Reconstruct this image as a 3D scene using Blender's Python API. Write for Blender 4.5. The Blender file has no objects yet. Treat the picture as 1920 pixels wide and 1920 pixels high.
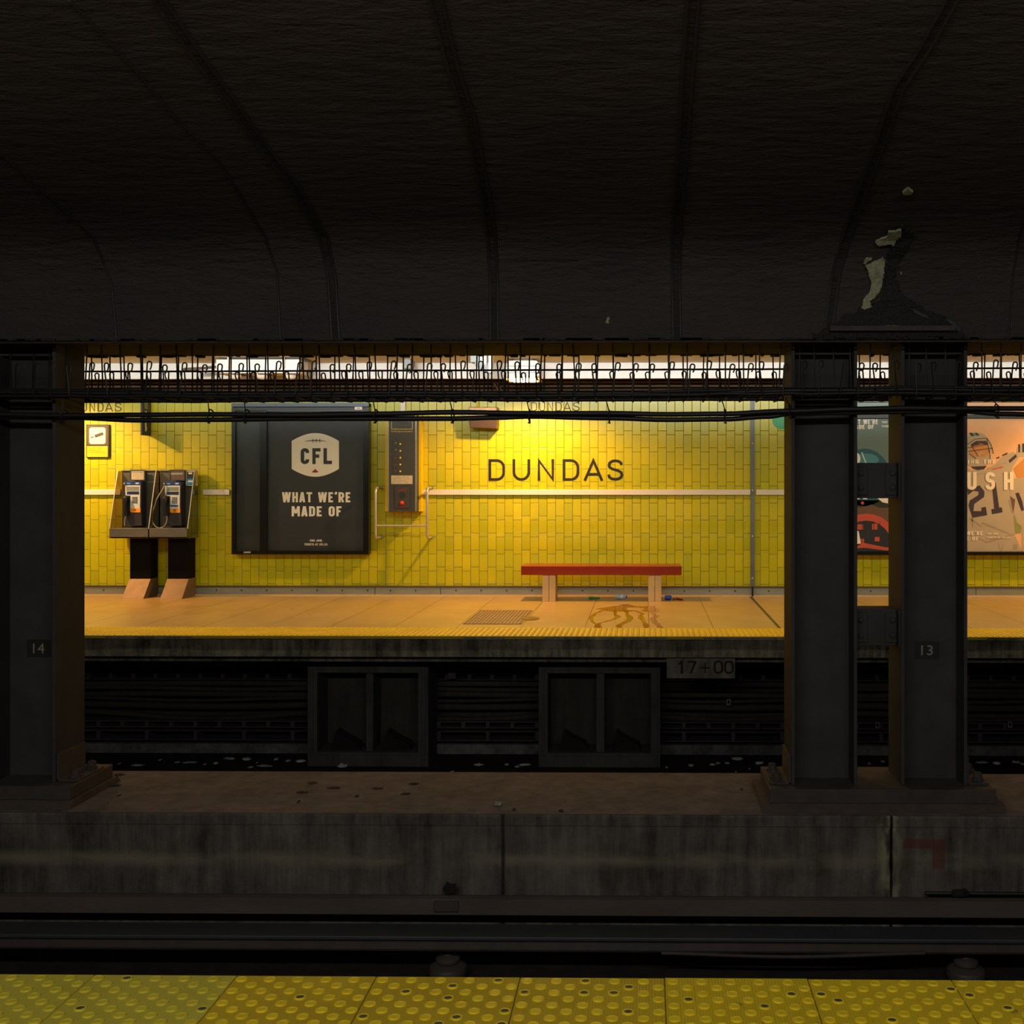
import bpy, math, random
from mathutils import Vector
R = random.Random(7)
SC = bpy.context.scene
COL = SC.collection

# ------------------------------------------------------------------ camera, exposure, world, large lights
F, CX, CY, YAW = 2245.0, 1174.0, 903.0, math.radians(0.87)
cam = bpy.data.cameras.new('camera'); camo = bpy.data.objects.new('camera', cam); COL.objects.link(camo)
camo.location = (0, 0, 0); camo.rotation_euler = (math.pi/2, 0, YAW)
cam.sensor_width = 36; cam.lens = F/1920*36; cam.shift_x = (960-CX)/1920; cam.shift_y = (CY-960)/1920
cam.clip_start = 0.05; cam.clip_end = 200
SC.camera = camo
SC.view_settings.view_transform = 'Standard'; SC.view_settings.look = 'None'
SC.view_settings.exposure = 0.0; SC.view_settings.gamma = 1.0; SC.view_settings.use_curve_mapping = False
SC.cycles.use_denoising = True; SC.cycles.sample_clamp_indirect = 4.0; SC.cycles.max_bounces = 6
SC.cycles.diffuse_bounces = 4; SC.cycles.caustics_reflective = False; SC.cycles.caustics_refractive = False
W = bpy.data.worlds.new('world'); SC.world = W; W.use_nodes = True
W.node_tree.nodes['Background'].inputs[0].default_value = (0.02, 0.021, 0.022, 1)
W.node_tree.nodes['Background'].inputs[1].default_value = 0.25

def area(name, loc, rot, sx, sy, power, color, spread=math.pi):
    l = bpy.data.lights.new(name, 'AREA'); l.shape = 'RECTANGLE'; l.size = sx; l.size_y = sy
    l.energy = power; l.color = color; l.spread = spread
    o = bpy.data.objects.new(name, l); o.location = loc; o.rotation_euler = rot; COL.objects.link(o)
    return o
COOL = (0.92, 1.0, 0.80)
# fluorescent rows under the ceiling: above the far platform edge, and over the near platform
area('far_fluorescent_row', (-2, 11.0, 1.38), (math.radians(55), 0, 0), 22, 0.12, 165, COOL)
area('near_fluorescent_row', (-0.6, -0.1, 1.75), (math.radians(50), 0, 0), 7, 0.15, 150, (1.0, 0.97, 0.92))
area('fascia_fill', (-2, 12.0, 1.41), (math.radians(89), 0, 0), 22, 0.05, 34, (1.0, 0.97, 0.9), math.radians(26))  # added fill aimed at the white fascia, set out of view behind the beam
def warm_lamp(x, y, z, p=100, big=60):
    l = bpy.data.lights.new('lamp_light', 'SPOT'); l.energy = p*2.6; l.color = (1.0, 0.54, 0.2)
    l.spot_size = math.radians(165); l.spot_blend = 0.5; l.shadow_soft_size = 0.05
    o = bpy.data.objects.new('lamp_light', l); o.location = (x, y, z); COL.objects.link(o)

# ------------------------------------------------------------------ projection helpers (photo measurement -> metres)
SY, CYW = math.sin(YAW), math.cos(YAW)
def P(px, py, Y):
    u = (px-CX)/F; v = (CY-py)/F
    k = Y/(CYW+SY*u)
    return Vector(((-SY+CYW*u)*k, Y, v*k))
def PX(px, Y): return P(px, CY, Y).x
def PZ(py, Y, px=960): return P(px, py, Y).z

# ------------------------------------------------------------------ mesh builder
class MB:
    def __init__(s): s.v = []; s.f = []; s.m = []
    def face(s, pts, m='x'):
        b = len(s.v); s.v += [tuple(p) for p in pts]; s.f.append(tuple(range(b, b+len(pts)))); s.m.append(m)
    def raw(s, vs, fs, m='x'):
        b = len(s.v); s.v += [tuple(p) for p in vs]
        for f in fs: s.f.append(tuple(i+b for i in f)); s.m.append(m)
        return s
    def box(s, x0, x1, y0, y1, z0, z1, m='x'):
        if x0 > x1: x0, x1 = x1, x0
        if y0 > y1: y0, y1 = y1, y0
        if z0 > z1: z0, z1 = z1, z0
        vs = [(x0,y0,z0),(x1,y0,z0),(x1,y1,z0),(x0,y1,z0),(x0,y0,z1),(x1,y0,z1),(x1,y1,z1),(x0,y1,z1)]
        return s.raw(vs, [(0,3,2,1),(4,5,6,7),(0,1,5,4),(1,2,6,5),(2,3,7,6),(3,0,4,7)], m)
    def prism(s, poly, ax, a, b, m='x'):
        """poly of 2D points extruded along ax ('x': poly is (y,z); 'y': poly is (x,z); 'z': poly is (x,y))"""
        def mk(p, t):
            return {'x': (t, p[0], p[1]), 'y': (p[0], t, p[1]), 'z': (p[0], p[1], t)}[ax]
        n = len(poly); vs = [mk(p, a) for p in poly]+[mk(p, b) for p in poly]
        fs = [tuple(range(n)), tuple(range(2*n-1, n-1, -1))]+[(i, i+n, (i+1) % n+n, (i+1) % n) for i in range(n)]
        return s.raw(vs, fs, m)
    def tube(s, pts, r, n=8, m='x', cap=True, rs=None):
        pts = [Vector(p) for p in pts]; k = len(pts); rings = []; up = None
        for i, p in enumerate(pts):
            d = (pts[min(i+1, k-1)]-pts[max(i-1, 0)])
            if d.length < 1e-9: d = Vector((0, 0, 1))
            d.normalize()
            if up is None:
                up = Vector((0, 0, 1)) if abs(d.z) < 0.9 else Vector((0, 1, 0))
            a = d.cross(up)
            if a.length < 1e-4: a = d.cross(Vector((1, 0.3, 0)))
            a.normalize(); b = a.cross(d).normalized(); up = b
            rr = rs[i] if rs else r
            rings.append([p+a*math.cos(2*math.pi*j/n)*rr+b*math.sin(2*math.pi*j/n)*rr for j in range(n)])
        vs = [q for ring in rings for q in ring]; fs = []
        for i in range(k-1):
            for j in range(n):
                fs.append((i*n+j, i*n+(j+1) % n, (i+1)*n+(j+1) % n, (i+1)*n+j))
        if cap: fs += [tuple(range(n-1, -1, -1)), tuple((k-1)*n+j for j in range(n))]
        return s.raw(vs, fs, m)
    def lathe(s, prof, c, ax='z', n=24, m='x'):
        """prof = [(radius, height)...] around axis through c"""
        vs = []; c = Vector(c)
        for r, h in prof:
            for j in range(n):
                a = 2*math.pi*j/n; u, v = r*math.cos(a), r*math.sin(a)
                vs.append(c+Vector({'z': (u, v, h), 'y': (u, h, v), 'x': (h, u, v)}[ax]))
        fs = []
        for i in range(len(prof)-1):
            for j in range(n): fs.append((i*n+j, i*n+(j+1) % n, (i+1)*n+(j+1) % n, (i+1)*n+j))
        fs += [tuple(range(n-1, -1, -1)), tuple((len(prof)-1)*n+j for j in range(n))]
        return s.raw(vs, fs, m)
    def plate(s, pts, y, d=0.002, m='x'):
        """flat shape facing the platform edge (-Y): 2D (x,z) points, front at y-d, back at y"""
        return s.prism(pts, 'y', y-d, y, m)

MATS = {}
def build(name, mb, mat, parent=None, origin=None, bevel=0, smooth=False):
    me = bpy.data.meshes.new(name)
    if parent is not None: o0 = WORLD[parent.name]
    elif origin is not None: o0 = Vector(origin)
    else:
        xs = [v[0] for v in mb.v]; ys = [v[1] for v in mb.v]; zs = [v[2] for v in mb.v]
        o0 = Vector(((min(xs)+max(xs))/2, (min(ys)+max(ys))/2, min(zs)))
    me.from_pydata([(v[0]-o0.x, v[1]-o0.y, v[2]-o0.z) for v in mb.v], [], mb.f)
    keys = []
    for k in mb.m:
        k2 = mat if k == 'x' else k
        if k2 not in keys: keys.append(k2)
    for k in keys: me.materials.append(MATS[k])
    for i, p in enumerate(me.polygons):
        k = mb.m[i]; p.material_index = keys.index(mat if k == 'x' else k)
        if smooth: p.use_smooth = True
    me.update()
    bm_fix(me)
    o = bpy.data.objects.new(name, me); COL.objects.link(o)
    if parent is not None: o.parent = parent; WORLD[o.name] = o0
    else: o.location = o0; WORLD[o.name] = o0
    if bevel:
        b = o.modifiers.new('bevel', 'BEVEL'); b.width = bevel; b.segments = 2; b.limit_method = 'ANGLE'
    if smooth:
        try:
            me.set_sharp_from_angle(angle=math.radians(40))
        except Exception: pass
    return o
import bmesh
def bm_fix(me):
    bm = bmesh.new(); bm.from_mesh(me); bmesh.ops.recalc_face_normals(bm, faces=bm.faces); bm.to_mesh(me); bm.free()
WORLD = {}
def thing(name, label, cat, loc, group=None):
    o = bpy.data.objects.new(name, None); o.empty_display_size = 0.1; COL.objects.link(o)
    o.location = loc; WORLD[o.name] = Vector(loc)
    o['label'] = label; o['category'] = cat
    if group: o['group'] = group
    return o
def part(name, mb, mat, parent, label=None, **k):
    o = build(name, mb, mat, parent, **k)
    if label: o['label'] = label
    return o
def solo(name, mb, mat, label, cat, group=None, **k):
    o = build(name, mb, mat, **k); o['label'] = label; o['category'] = cat
    if group: o['group'] = group
    return o
def struct(name, mb, mat, parent=None, label=None, **k):
    o = build(name, mb, mat, parent, **k)
    if parent is None: o['kind'] = 'structure'
    if label: o['label'] = label
    return o

# ------------------------------------------------------------------ materials
def rgb(h):
    h = h.lstrip('#'); c = [int(h[i:i+2], 16)/255 for i in (0, 2, 4)]
    return tuple(x/12.92 if x <= 0.04045 else ((x+0.055)/1.055)**2.4 for x in c)+(1,)
class N:
    def __init__(s, name):
        s.mat = bpy.data.materials.new(name); s.mat.use_nodes = True
        s.t = s.mat.node_tree; s.bs = s.t.nodes['Principled BSDF']; s.pos = None
    def n(s, typ, **k):
        x = s.t.nodes.new(typ)
        for a, b in k.items(): setattr(x, a, b)
        return x
    def link(s, a, b): s.t.links.new(a, b)
    def val(s, sock, v):
        if hasattr(v, 'is_output') or isinstance(v, bpy.types.NodeSocket): s.link(v, sock)
        else: sock.default_value = v
    def P(s):
        if s.pos is None: s.pos = s.n('ShaderNodeNewGeometry').outputs['Position']
        return s.pos
    def xyz(s):
        x = s.n('ShaderNodeSeparateXYZ'); s.link(s.P(), x.inputs[0]); return x.outputs
    def m(s, op, a, b=0.0, c=0.0, clamp=False):
        x = s.n('ShaderNodeMath', operation=op, use_clamp=clamp)
        s.val(x.inputs[0], a); s.val(x.inputs[1], b)
        if op in ('MULTIPLY_ADD', 'COMPARE', 'WRAP', 'SMOOTH_MIN', 'PINGPONG') and len(x.inputs) > 2: s.val(x.inputs[2], c)
        return x.outputs[0]
    def comb(s, a, b, c):
        x = s.n('ShaderNodeCombineXYZ'); s.val(x.inputs[0], a); s.val(x.inputs[1], b); s.val(x.inputs[2], c); return x.outputs[0]
    def noise(s, scale, detail=4, stretch=(1, 1, 1), rough=0.55, vec=None):
        mp = s.n('ShaderNodeMapping'); s.link(vec or s.P(), mp.inputs[0]); mp.inputs['Scale'].default_value = stretch
        x = s.n('ShaderNodeTexNoise'); s.link(mp.outputs[0], x.inputs['Vector'])
        x.inputs['Scale'].default_value = scale; x.inputs['Detail'].default_value = detail; x.inputs['Roughness'].default_value = rough
        return x.outputs['Fac']
    def ramp(s, fac, stops):
        x = s.n('ShaderNodeValToRGB'); s.link(fac, x.inputs[0]); e = x.color_ramp.elements
        while len(e) > 1: e.remove(e[-1])
        e[0].position, e[0].color = stops[0][0], stops[0][1]
        for p, c in stops[1:]:
            q = e.new(p); q.color = c
        return x.outputs[0]
    def sstep(s, v, a, b):
        x = s.n('ShaderNodeMapRange', interpolation_type='SMOOTHSTEP'); s.val(x.inputs[0], v)
        x.inputs[1].default_value = a; x.inputs[2].default_value = b; return x.outputs[0]
    def mix(s, f, a, b, mode='MIX'):
        x = s.n('ShaderNodeMix', data_type='RGBA', blend_type=mode); s.val(x.inputs[0], f); s.val(x.inputs[6], a); s.val(x.inputs[7], b)
        return x.outputs[2]
    def bump(s, h, strength=0.3, dist=0.01, prev=None):
        x = s.n('ShaderNodeBump'); s.link(h, x.inputs['Height']); x.inputs['Strength'].default_value = strength
        x.inputs['Distance'].default_value = dist
        if prev is not None: s.link(prev, x.inputs['Normal'])
        return x.outputs[0]
def bsin(bs, key):
    for k in key.split('|'):
        if k in bs.inputs: return bs.inputs[k]
def mat(name, color, rough=0.6, metal=0.0, var=0.12, scale=6, bump=0.0, bscale=60, stretch=(1,1,1), emit=None, es=0, spec=None):
    q = N(name); c = rgb(color) if isinstance(color, str) else tuple(color)+(1,)
    if var:
        f = q.noise(scale, 4, stretch)
        lo = tuple(x*(1-var) for x in c[:3])+(1,); hi = tuple(min(1, x*(1+var)) for x in c[:3])+(1,)
        q.link(q.ramp(f, [(0.3, lo), (0.7, hi)]), q.bs.inputs['Base Color'])
    else: q.bs.inputs['Base Color'].default_value = c
    q.bs.inputs['Roughness'].default_value = rough; q.bs.inputs['Metallic'].default_value = metal
    if spec is not None: q.bs.inputs['Specular IOR Level'].default_value = spec
    if bump: q.link(q.bump(q.noise(bscale, 5, stretch), bump, 0.01), q.bs.inputs['Normal'])
    if emit:
        q.bs.inputs['Emission Color'].default_value = rgb(emit); q.bs.inputs['Emission Strength'].default_value = es
    MATS[name] = q.mat; return q

WALLY = 15.74
TW, TH = 0.1121, 0.2243
def tile_mat():
    q = N('glazed_tile'); X, Y, Z = q.xyz()
    x0 = PX(818.75, WALLY); z0 = PZ(808, WALLY)
    u = q.m('DIVIDE', q.m('SUBTRACT', X, x0), TW); col = q.m('FLOOR', u); fu = q.m('FRACT', u)
    par = q.m('FLOORED_MODULO', col, 2.0)
    v = q.m('ADD', q.m('DIVIDE', q.m('SUBTRACT', Z, z0), TH), q.m('MULTIPLY', par, 0.235))
    row = q.m('FLOOR', v); fv = q.m('FRACT', v)
    eu = q.m('MULTIPLY', q.m('MINIMUM', fu, q.m('SUBTRACT', 1.0, fu)), TW)
    ev = q.m('MULTIPLY', q.m('MINIMUM', fv, q.m('SUBTRACT', 1.0, fv)), TH)
    e = q.m('MINIMUM', eu, ev)
    grout = q.sstep(e, 0.0030, 0.0018)
    wn = q.n('ShaderNodeTexWhiteNoise', noise_dimensions='3D'); q.link(q.comb(col, row, 0.0), wn.inputs['Vector'])
    rnd = wn.outputs['Value']
    base = q.ramp(rnd, [(0.0, (0.42, 0.42, 0.001, 1)), (0.12, (0.50, 0.465, 0.001, 1)), (0.85, (0.56, 0.50, 0.002, 1)), (1.0, (0.60, 0.53, 0.003, 1))])
    patch = q.noise(1.6, 3); base = q.mix(q.sstep(patch, 0.35, 0.7), q.mix(0.35, base, (0.36, 0.42, 0.004, 1)), base)
    dirt = q.noise(26, 6, (1, 1, 0.5), 0.7)
    base = q.mix(q.m('MULTIPLY', q.sstep(dirt, 0.55, 0.85), 0.45), base, (0.16, 0.13, 0.004, 1))
    c = q.mix(grout, base, (0.05, 0.045, 0.01, 1))
    q.link(c, q.bs.inputs['Base Color'])
    q.link(q.m('ADD', q.m('MULTIPLY', grout, 0.5), 0.33), q.bs.inputs['Roughness'])
    h = q.sstep(e, 0.0, 0.007)
    h2 = q.m('ADD', h, q.m('MULTIPLY', q.noise(18, 4, (0.6, 1, 7)), 0.35))
    q.link(q.bump(h2, 0.45, 0.004), q.bs.inputs['Normal'])
    MATS['glazed_tile'] = q.mat
tile_mat()
mat('dark_recess', '#15100b', 0.9)
mat('conduit_brown', '#4a3823', 0.6, var=0.2)
def slat_mat():
    q = N('slatted_ceiling'); X, Y, Z = q.xyz()
    f = q.m('FRACT', q.m('DIVIDE', Y, 0.125)); g = q.sstep(q.m('MINIMUM', f, q.m('SUBTRACT', 1.0, f)), 0.02, 0.12)
    q.link(q.mix(g, rgb('#6a5a3c'), rgb('#cfc5a4')), q.bs.inputs['Base Color']); q.bs.inputs['Roughness'].default_value = 0.5
    q.link(q.bump(g, 0.5, 0.01), q.bs.inputs['Normal']); MATS['slatted_ceiling'] = q.mat
slat_mat()
def vault_mat(name, c1, c2, st=(1, 1, 1)):
    q = N(name)
    f = q.noise(1.7, 5, (0.6, 1, 1)); q.link(q.ramp(f, [(0.3, rgb(c1)), (0.7, rgb(c2))]), q.bs.inputs['Base Color'])
    q.bs.inputs['Roughness'].default_value = 0.75; q.bs.inputs['Specular IOR Level'].default_value = 0.3
    b1 = q.bump(q.noise(14, 6, (0.35, 1, 1.3), 0.65), 0.9, 0.035)
    q.link(q.bump(q.noise(70, 4, (0.4, 1, 1)), 0.5, 0.01, b1), q.bs.inputs['Normal']); MATS[name] = q.mat
vault_mat('black_sprayed_coat', '#333131', '#3d3938')
vault_mat('rough_black_coat', '#222121', '#2e2c2c')
mat('seam_bead', '#2b2928', 0.6, bump=0.4, bscale=40)
q = mat('bare_plaster', '#8f9478', 0.9, var=0.3, scale=25, bump=0.9, bscale=45)
mat('grey_flake', '#3c4044', 0.8, var=0.2)
mat('black_steel', '#3b3a3a', 0.65, var=0.18, scale=4, bump=0.15, bscale=90, spec=0.15)
mat('dusty_steel', '#3a3431', 0.8, var=0.25, scale=8, bump=0.3, bscale=50)
mat('black_wire', '#1d1b1b', 0.6, metal=0.2, var=0.15)
mat('grey_wire', '#3c3833', 0.5, metal=0.3, var=0.3, scale=20)
mat('black_cable', '#141313', 0.55, var=0.2, scale=10)
mat('number_plate', '#121211', 0.7, var=0)
mat('number_paint', '#8b8578', 0.8, var=0.2)
def concrete(name, c1, c2, band=False, streak=True):
    q = N(name); X, Y, Z = q.xyz()
    f = q.m('ADD', q.m('MULTIPLY', q.noise(3.0, 9, (1, 1, 0.9), 0.75), 0.55), q.m('MULTIPLY', q.noise(16 if streak else 9, 6, (1, 1, 0.10 if streak else 1), 0.65), 0.45))
    c = q.ramp(f, [(0.38, rgb(c1)), (0.62, rgb(c2))])
    if band:
        zz = PZ(1613, 7.1); d = q.m('ABSOLUTE', q.m('SUBTRACT', Z, zz))
        b = q.m('MULTIPLY', q.sstep(d, 0.07, 0.0), q.sstep(q.noise(2.2, 6, (1, 1, 3)), 0.35, 0.65))
        c = q.mix(q.m('MULTIPLY', b, 0.6), c, rgb('#807a66'))
        xs = PX(1668, 7.1); dx = q.m('ABSOLUTE', q.m('SUBTRACT', X, xs))
        b = q.m('MULTIPLY', q.sstep(dx, 0.10, 0.02), q.sstep(q.noise(11, 6, (1, 1, 0.4)), 0.42, 0.62))
        c = q.mix(q.m('MULTIPLY', b, 0.75), c, rgb('#8d8a6e'))
        c = q.mix(q.sstep(q.m('ADD', q.m('ABSOLUTE', q.m('SUBTRACT', X, xs+0.01)), q.m('MULTIPLY', q.noise(8, 3), 0.02)), 0.024, 0.014), c, rgb('#0d0c0b'))
        xs = PX(943, 7.1)
        c = q.mix(q.m('MULTIPLY', q.sstep(q.m('ADD', q.m('ABSOLUTE', q.m('SUBTRACT', X, xs)), q.m('MULTIPLY', q.noise(10, 3), 0.02)), 0.026, 0.014), 0.8), c, rgb('#14120f'))
        # faded red paint mark
        r1 = q.m('MULTIPLY', q.sstep(q.m('ABSOLUTE', q.m('SUBTRACT', X, PX(1733, 7.1))), 0.14, 0.11), q.sstep(q.m('ABSOLUTE', q.m('SUBTRACT', Z, PZ(1579, 7.1))), 0.035, 0.02))
        r2 = q.m('MULTIPLY', q.sstep(q.m('ABSOLUTE', q.m('SUBTRACT', X, PX(1760, 7.1))), 0.045, 0.03), q.sstep(q.m('ABSOLUTE', q.m('SUBTRACT', Z, PZ(1603, 7.1))), 0.09, 0.06))
        c = q.mix(q.m('MULTIPLY', q.m('MAXIMUM', r1, r2), 0.55), c, rgb('#5a1c18'))
    q.link(c, q.bs.inputs['Base Color']); q.bs.inputs['Roughness'].default_value = 0.9; q.bs.inputs['Specular IOR Level'].default_value = 0.2
    b1 = q.bump(q.noise(30, 6), 0.4, 0.01); q.link(b1, q.bs.inputs['Normal']); MATS[name] = q.mat
    return q
concrete('barrier_concrete', '#34302c', '#65605a', band=True)
concrete('barrier_top', '#524e4e', '#736d6d', streak=False)
concrete('grey_concrete', '#403e3c', '#595653')
concrete('kerb_concrete', '#474746', '#7d7e7b', streak=False)
concrete('slab_edge', '#33302c', '#86806f')
concrete('dark_concrete', '#3a3631', '#4b4640')
concrete('track_bed', '#211d1a', '#302a25', streak=False)
mat('base_grout', '#463d36', 0.95, var=0.25, scale=12, bump=0.6, bscale=40)
mat('third_rail_cover', '#2b3034', 0.6, var=0.15)
mat('rusty_rail', '#332924', 0.7, var=0.25, scale=12)
mat('porcelain', '#3f3a34', 0.45, var=0.15)
def floor_mat():
    q = N('terrazzo_floor'); X, Y, Z = q.xyz()
    f = q.noise(2.5, 5, (1, 0.5, 1)); c = q.ramp(f, [(0.3, rgb('#b48f50')), (0.7, rgb('#c49f5c'))])
    c = q.mix(q.m('MULTIPLY', q.sstep(q.noise(160, 2), 0.5, 0.7), 0.25), c, rgb('#8d7446'))
    x0 = PX(1217, 12.25); f = q.m('FRACT', q.m('DIVIDE', q.m('SUBTRACT', X, x0), 0.66)); e = q.m('MULTIPLY', q.m('MINIMUM', f, q.m('SUBTRACT', 1.0, f)), 0.66)
    g = q.sstep(e, 0.0065, 0.003)
    edge = q.sstep(q.m('ADD', Y, q.m('MULTIPLY', q.noise(5, 4), 0.05)), WALLY-0.13, WALLY-0.10)
    c = q.mix(q.m('MULTIPLY', edge, 0.6), c, rgb('#b5a680'))
    xe = PX(1463, 12.25)
    ge = q.sstep(q.m('ABSOLUTE', q.m('SUBTRACT', X, xe)), 0.016, 0.010)
    c = q.mix(q.m('MULTIPLY', g, 0.7), c, rgb('#4a3a1e')); c = q.mix(ge, c, rgb('#17130d'))
    q.link(c, q.bs.inputs['Base Color'])
    q.link(q.m('ADD', 0.22, q.m('MULTIPLY', q.noise(4, 4), 0.2)), q.bs.inputs['Roughness'])
    q.link(q.bump(q.m('SUBTRACT', 1.0, q.m('MAXIMUM', g, ge)), 0.3, 0.004), q.bs.inputs['Normal']); MATS['terrazzo_floor'] = q.mat
floor_mat()
def tact_mat(name, c1, c2, worn, seed, ridge=True):
    q = N(name); X, Y, Z = q.xyz()
    v = q.n('ShaderNodeVectorMath', operation='ADD'); q.link(q.P(), v.inputs[0]); v.inputs[1].default_value = (seed, seed*2, 0)
    c = q.ramp(q.noise(3, 5, vec=v.outputs[0]), [(0.3, rgb(c1)), (0.7, rgb(c2))])
    w = q.sstep(q.noise(14, 7, (1, 1, 1), 0.7, vec=v.outputs[0]), worn, worn+0.06)
    c = q.mix(q.m('MULTIPLY', w, 0.85), c, rgb('#2a2d24'))
    q.link(c, q.bs.inputs['Base Color']); q.bs.inputs['Roughness'].default_value = 0.5
    if ridge:
        s = q.m('SINE', q.m('MULTIPLY', X, 2*math.pi/0.009)); q.link(q.bump(s, 0.35, 0.0015), q.bs.inputs['Normal'])
    MATS[name] = q.mat
tact_mat('tactile_yellow', '#a08510', '#b3991a', 0.70, 0)
tact_mat('tactile_pale', '#a2952c', '#b1a53a', 0.74, 3.1)
tact_mat('tactile_worn', '#ad940e', '#bda314', 0.62, 5.7)
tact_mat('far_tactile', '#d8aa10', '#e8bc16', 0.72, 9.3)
mat('dome_yellow', '#ccb01c', 0.3, var=0.12, scale=20)
mat('dome_pale', '#b9a92c', 0.32, var=0.1, scale=20)
mat('dome_worn', '#3c4038', 0.5, var=0.2)
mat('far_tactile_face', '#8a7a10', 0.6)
mat('white_strip', '#d9d8d6', 0.4, var=0.03)
mat('steel_base', '#969b90', 0.42, metal=0.55, var=0.12, scale=9, stretch=(0.3,1,1), bump=0.05)
mat('steel_cap', '#5b4a3c', 0.5, metal=0.3)
mat('screw_dark', '#33312d', 0.5, metal=0.5, var=0)
mat('zinc', '#6f7478', 0.5, metal=0.4, var=0.2, scale=5, stretch=(1,1,0.4))
mat('letter_black', '#1c1812', 0.45, var=0.5, scale=30)
mat('letter_faint', '#33280c', 0.6, var=0.3)
mat('frame_black', '#121316', 0.3, metal=0.3, var=0.05)
mat('frame_grey', '#3d4650', 0.35, metal=0.5, var=0.05)
mat('poster_charcoal', '#303338', 0.45, var=0.05)
mat('poster_panel', '#34383c', 0.3, var=0.05)
mat('print_white', '#fbf7ec', 0.5, var=0.02)
mat('print_cream', '#efe0c8', 0.5, var=0.02)
mat('print_red', '#a3271f', 0.5, var=0.05)
mat('green_dot', '#00a060', 0.4, var=0)
mat('sign_navy', '#1a1d2b', 0.4, var=0.05)
mat('sign_white', '#f0e4d8', 0.45, var=0.02)
mat('sign_grey', '#4a443f', 0.5, var=0.05)
mat('sign_yellow', '#ffb600', 0.45, var=0.02)
mat('sign_ink', '#1b1a1a', 0.5, var=0)
mat('ink_orange', '#8a5a08', 0.5, var=0)
mat('bench_red', '#8c2408', 0.28, var=0.12, scale=5, stretch=(0.5,1,1), bump=0.03)
mat('bench_leg', '#cfae79', 0.6, var=0.08, scale=14, stretch=(1,1,0.3))
mat('grate_steel', '#94774a', 0.6, metal=0.1, var=0.12)
mat('grate_gap', '#6e5530', 0.8, var=0)
mat('stainless', '#9a958b', 0.34, metal=0.85, var=0.12, scale=10, stretch=(0.3,1,1), bump=0.04)
mat('stainless_dark', '#5c5a54', 0.4, metal=0.7, var=0.15, scale=6)
mat('foot_steel', '#7a6248', 0.55, metal=0.5, var=0.12, scale=10)
mat('back_grey', '#55564e', 0.5, metal=0.2, var=0.1)
mat('pedestal_black', '#0d0a08', 0.8, var=0.2, spec=0.1)
mat('phone_black', '#17161a', 0.35, var=0.1)
mat('phone_grey', '#35333a', 0.4, var=0.1)
mat('phone_plate', '#cfd3d6', 0.4, metal=0.1, var=0.04)
mat('phone_blue', '#1d3f9a', 0.4, var=0.05)
mat('phone_lightblue', '#8fc0df', 0.4, var=0.05)
mat('phone_orange', '#f29a12', 0.4, var=0.05)
mat('card_blue', '#1f7fc4', 0.4, var=0.05)
mat('card_pale', '#b7ac95', 0.5, var=0.15, scale=30)
mat('card_brown', '#5c4a40', 0.5, var=0.2, scale=30)
mat('cord_steel', '#c9c2b2', 0.35, metal=0.6, var=0.05)
mat('panel_grey', '#3e3c36', 0.45, metal=0.2, var=0.08)
mat('panel_yellow', '#e8c400', 0.4, var=0.05)
mat('panel_ink', '#22231f', 0.5, var=0)
mat('button_red', '#e2331c', 0.3, var=0)
mat('bracket_bronze', '#8a6a48', 0.35, metal=0.5, var=0.12)
mat('bronze_dark', '#4a3420', 0.4, metal=0.4, var=0.1)
mat('fixture_white', '#e8e6e4', 0.4, var=0.03)
mat('fixture_grey', '#8f979b', 0.5, var=0.05)
mat('lamp_lens', '#fff4e0', 0.3, var=0, emit='#ffd9a0', es=18)
mat('amber_glass', '#c98a1c', 0.3, var=0, emit='#ff9d20', es=1.2)
mat('globe_white', '#eadfcf', 0.35, var=0.03)
mat('paper_white', '#b9c0ba', 0.8, var=0.15, scale=30)
mat('rock_green', '#7f8a74', 0.9, var=0.2, scale=30)
mat('litter_dark', '#15120f', 0.9, var=0.2)
mat('bottle_green', '#1c7a35', 0.3, var=0.1)
mat('bottle_blue', '#2547b8', 0.3, var=0.1)
mat('bottle_clear', '#a9cbe0', 0.25, var=0.2, scale=30)
mat('foil_red', '#7a2010', 0.4, var=0.2)
def glass(name, tint, fac_mul, alpha):
    q = N(name); t = q.t
    tr = q.n('ShaderNodeBsdfTransparent'); tr.inputs[0].default_value = tint
    gl = q.n('ShaderNodeBsdfGlossy'); gl.inputs['Roughness'].default_value = 0.04; gl.inputs[0].default_value = (0.9, 0.95, 0.95, 1)
    fr = q.n('ShaderNodeLayerWeight'); fr.inputs[0].default_value = 0.5
    mx = q.n('ShaderNodeMixShader'); q.link(q.m('ADD', 0.035, q.m('MULTIPLY', q.m('POWER', fr.outputs['Facing'], 4.0), fac_mul)), mx.inputs[0])
    q.link(tr.outputs[0], mx.inputs[1]); q.link(gl.outputs[0], mx.inputs[2])
    q.link(mx.outputs[0], t.nodes['Material Output'].inputs[0]); MATS[name] = q.mat
glass('poster_glass', (0.98, 0.99, 0.99, 1), 0.45, 1)
glass('smoked_glass', (0.66, 0.58, 0.44, 1), 1.2, 1)
q = N('wet_film')
q.bs.inputs['Base Color'].default_value = rgb('#a06a10'); q.bs.inputs['Roughness'].default_value = 0.08; MATS['wet_film'] = q.mat

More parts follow.
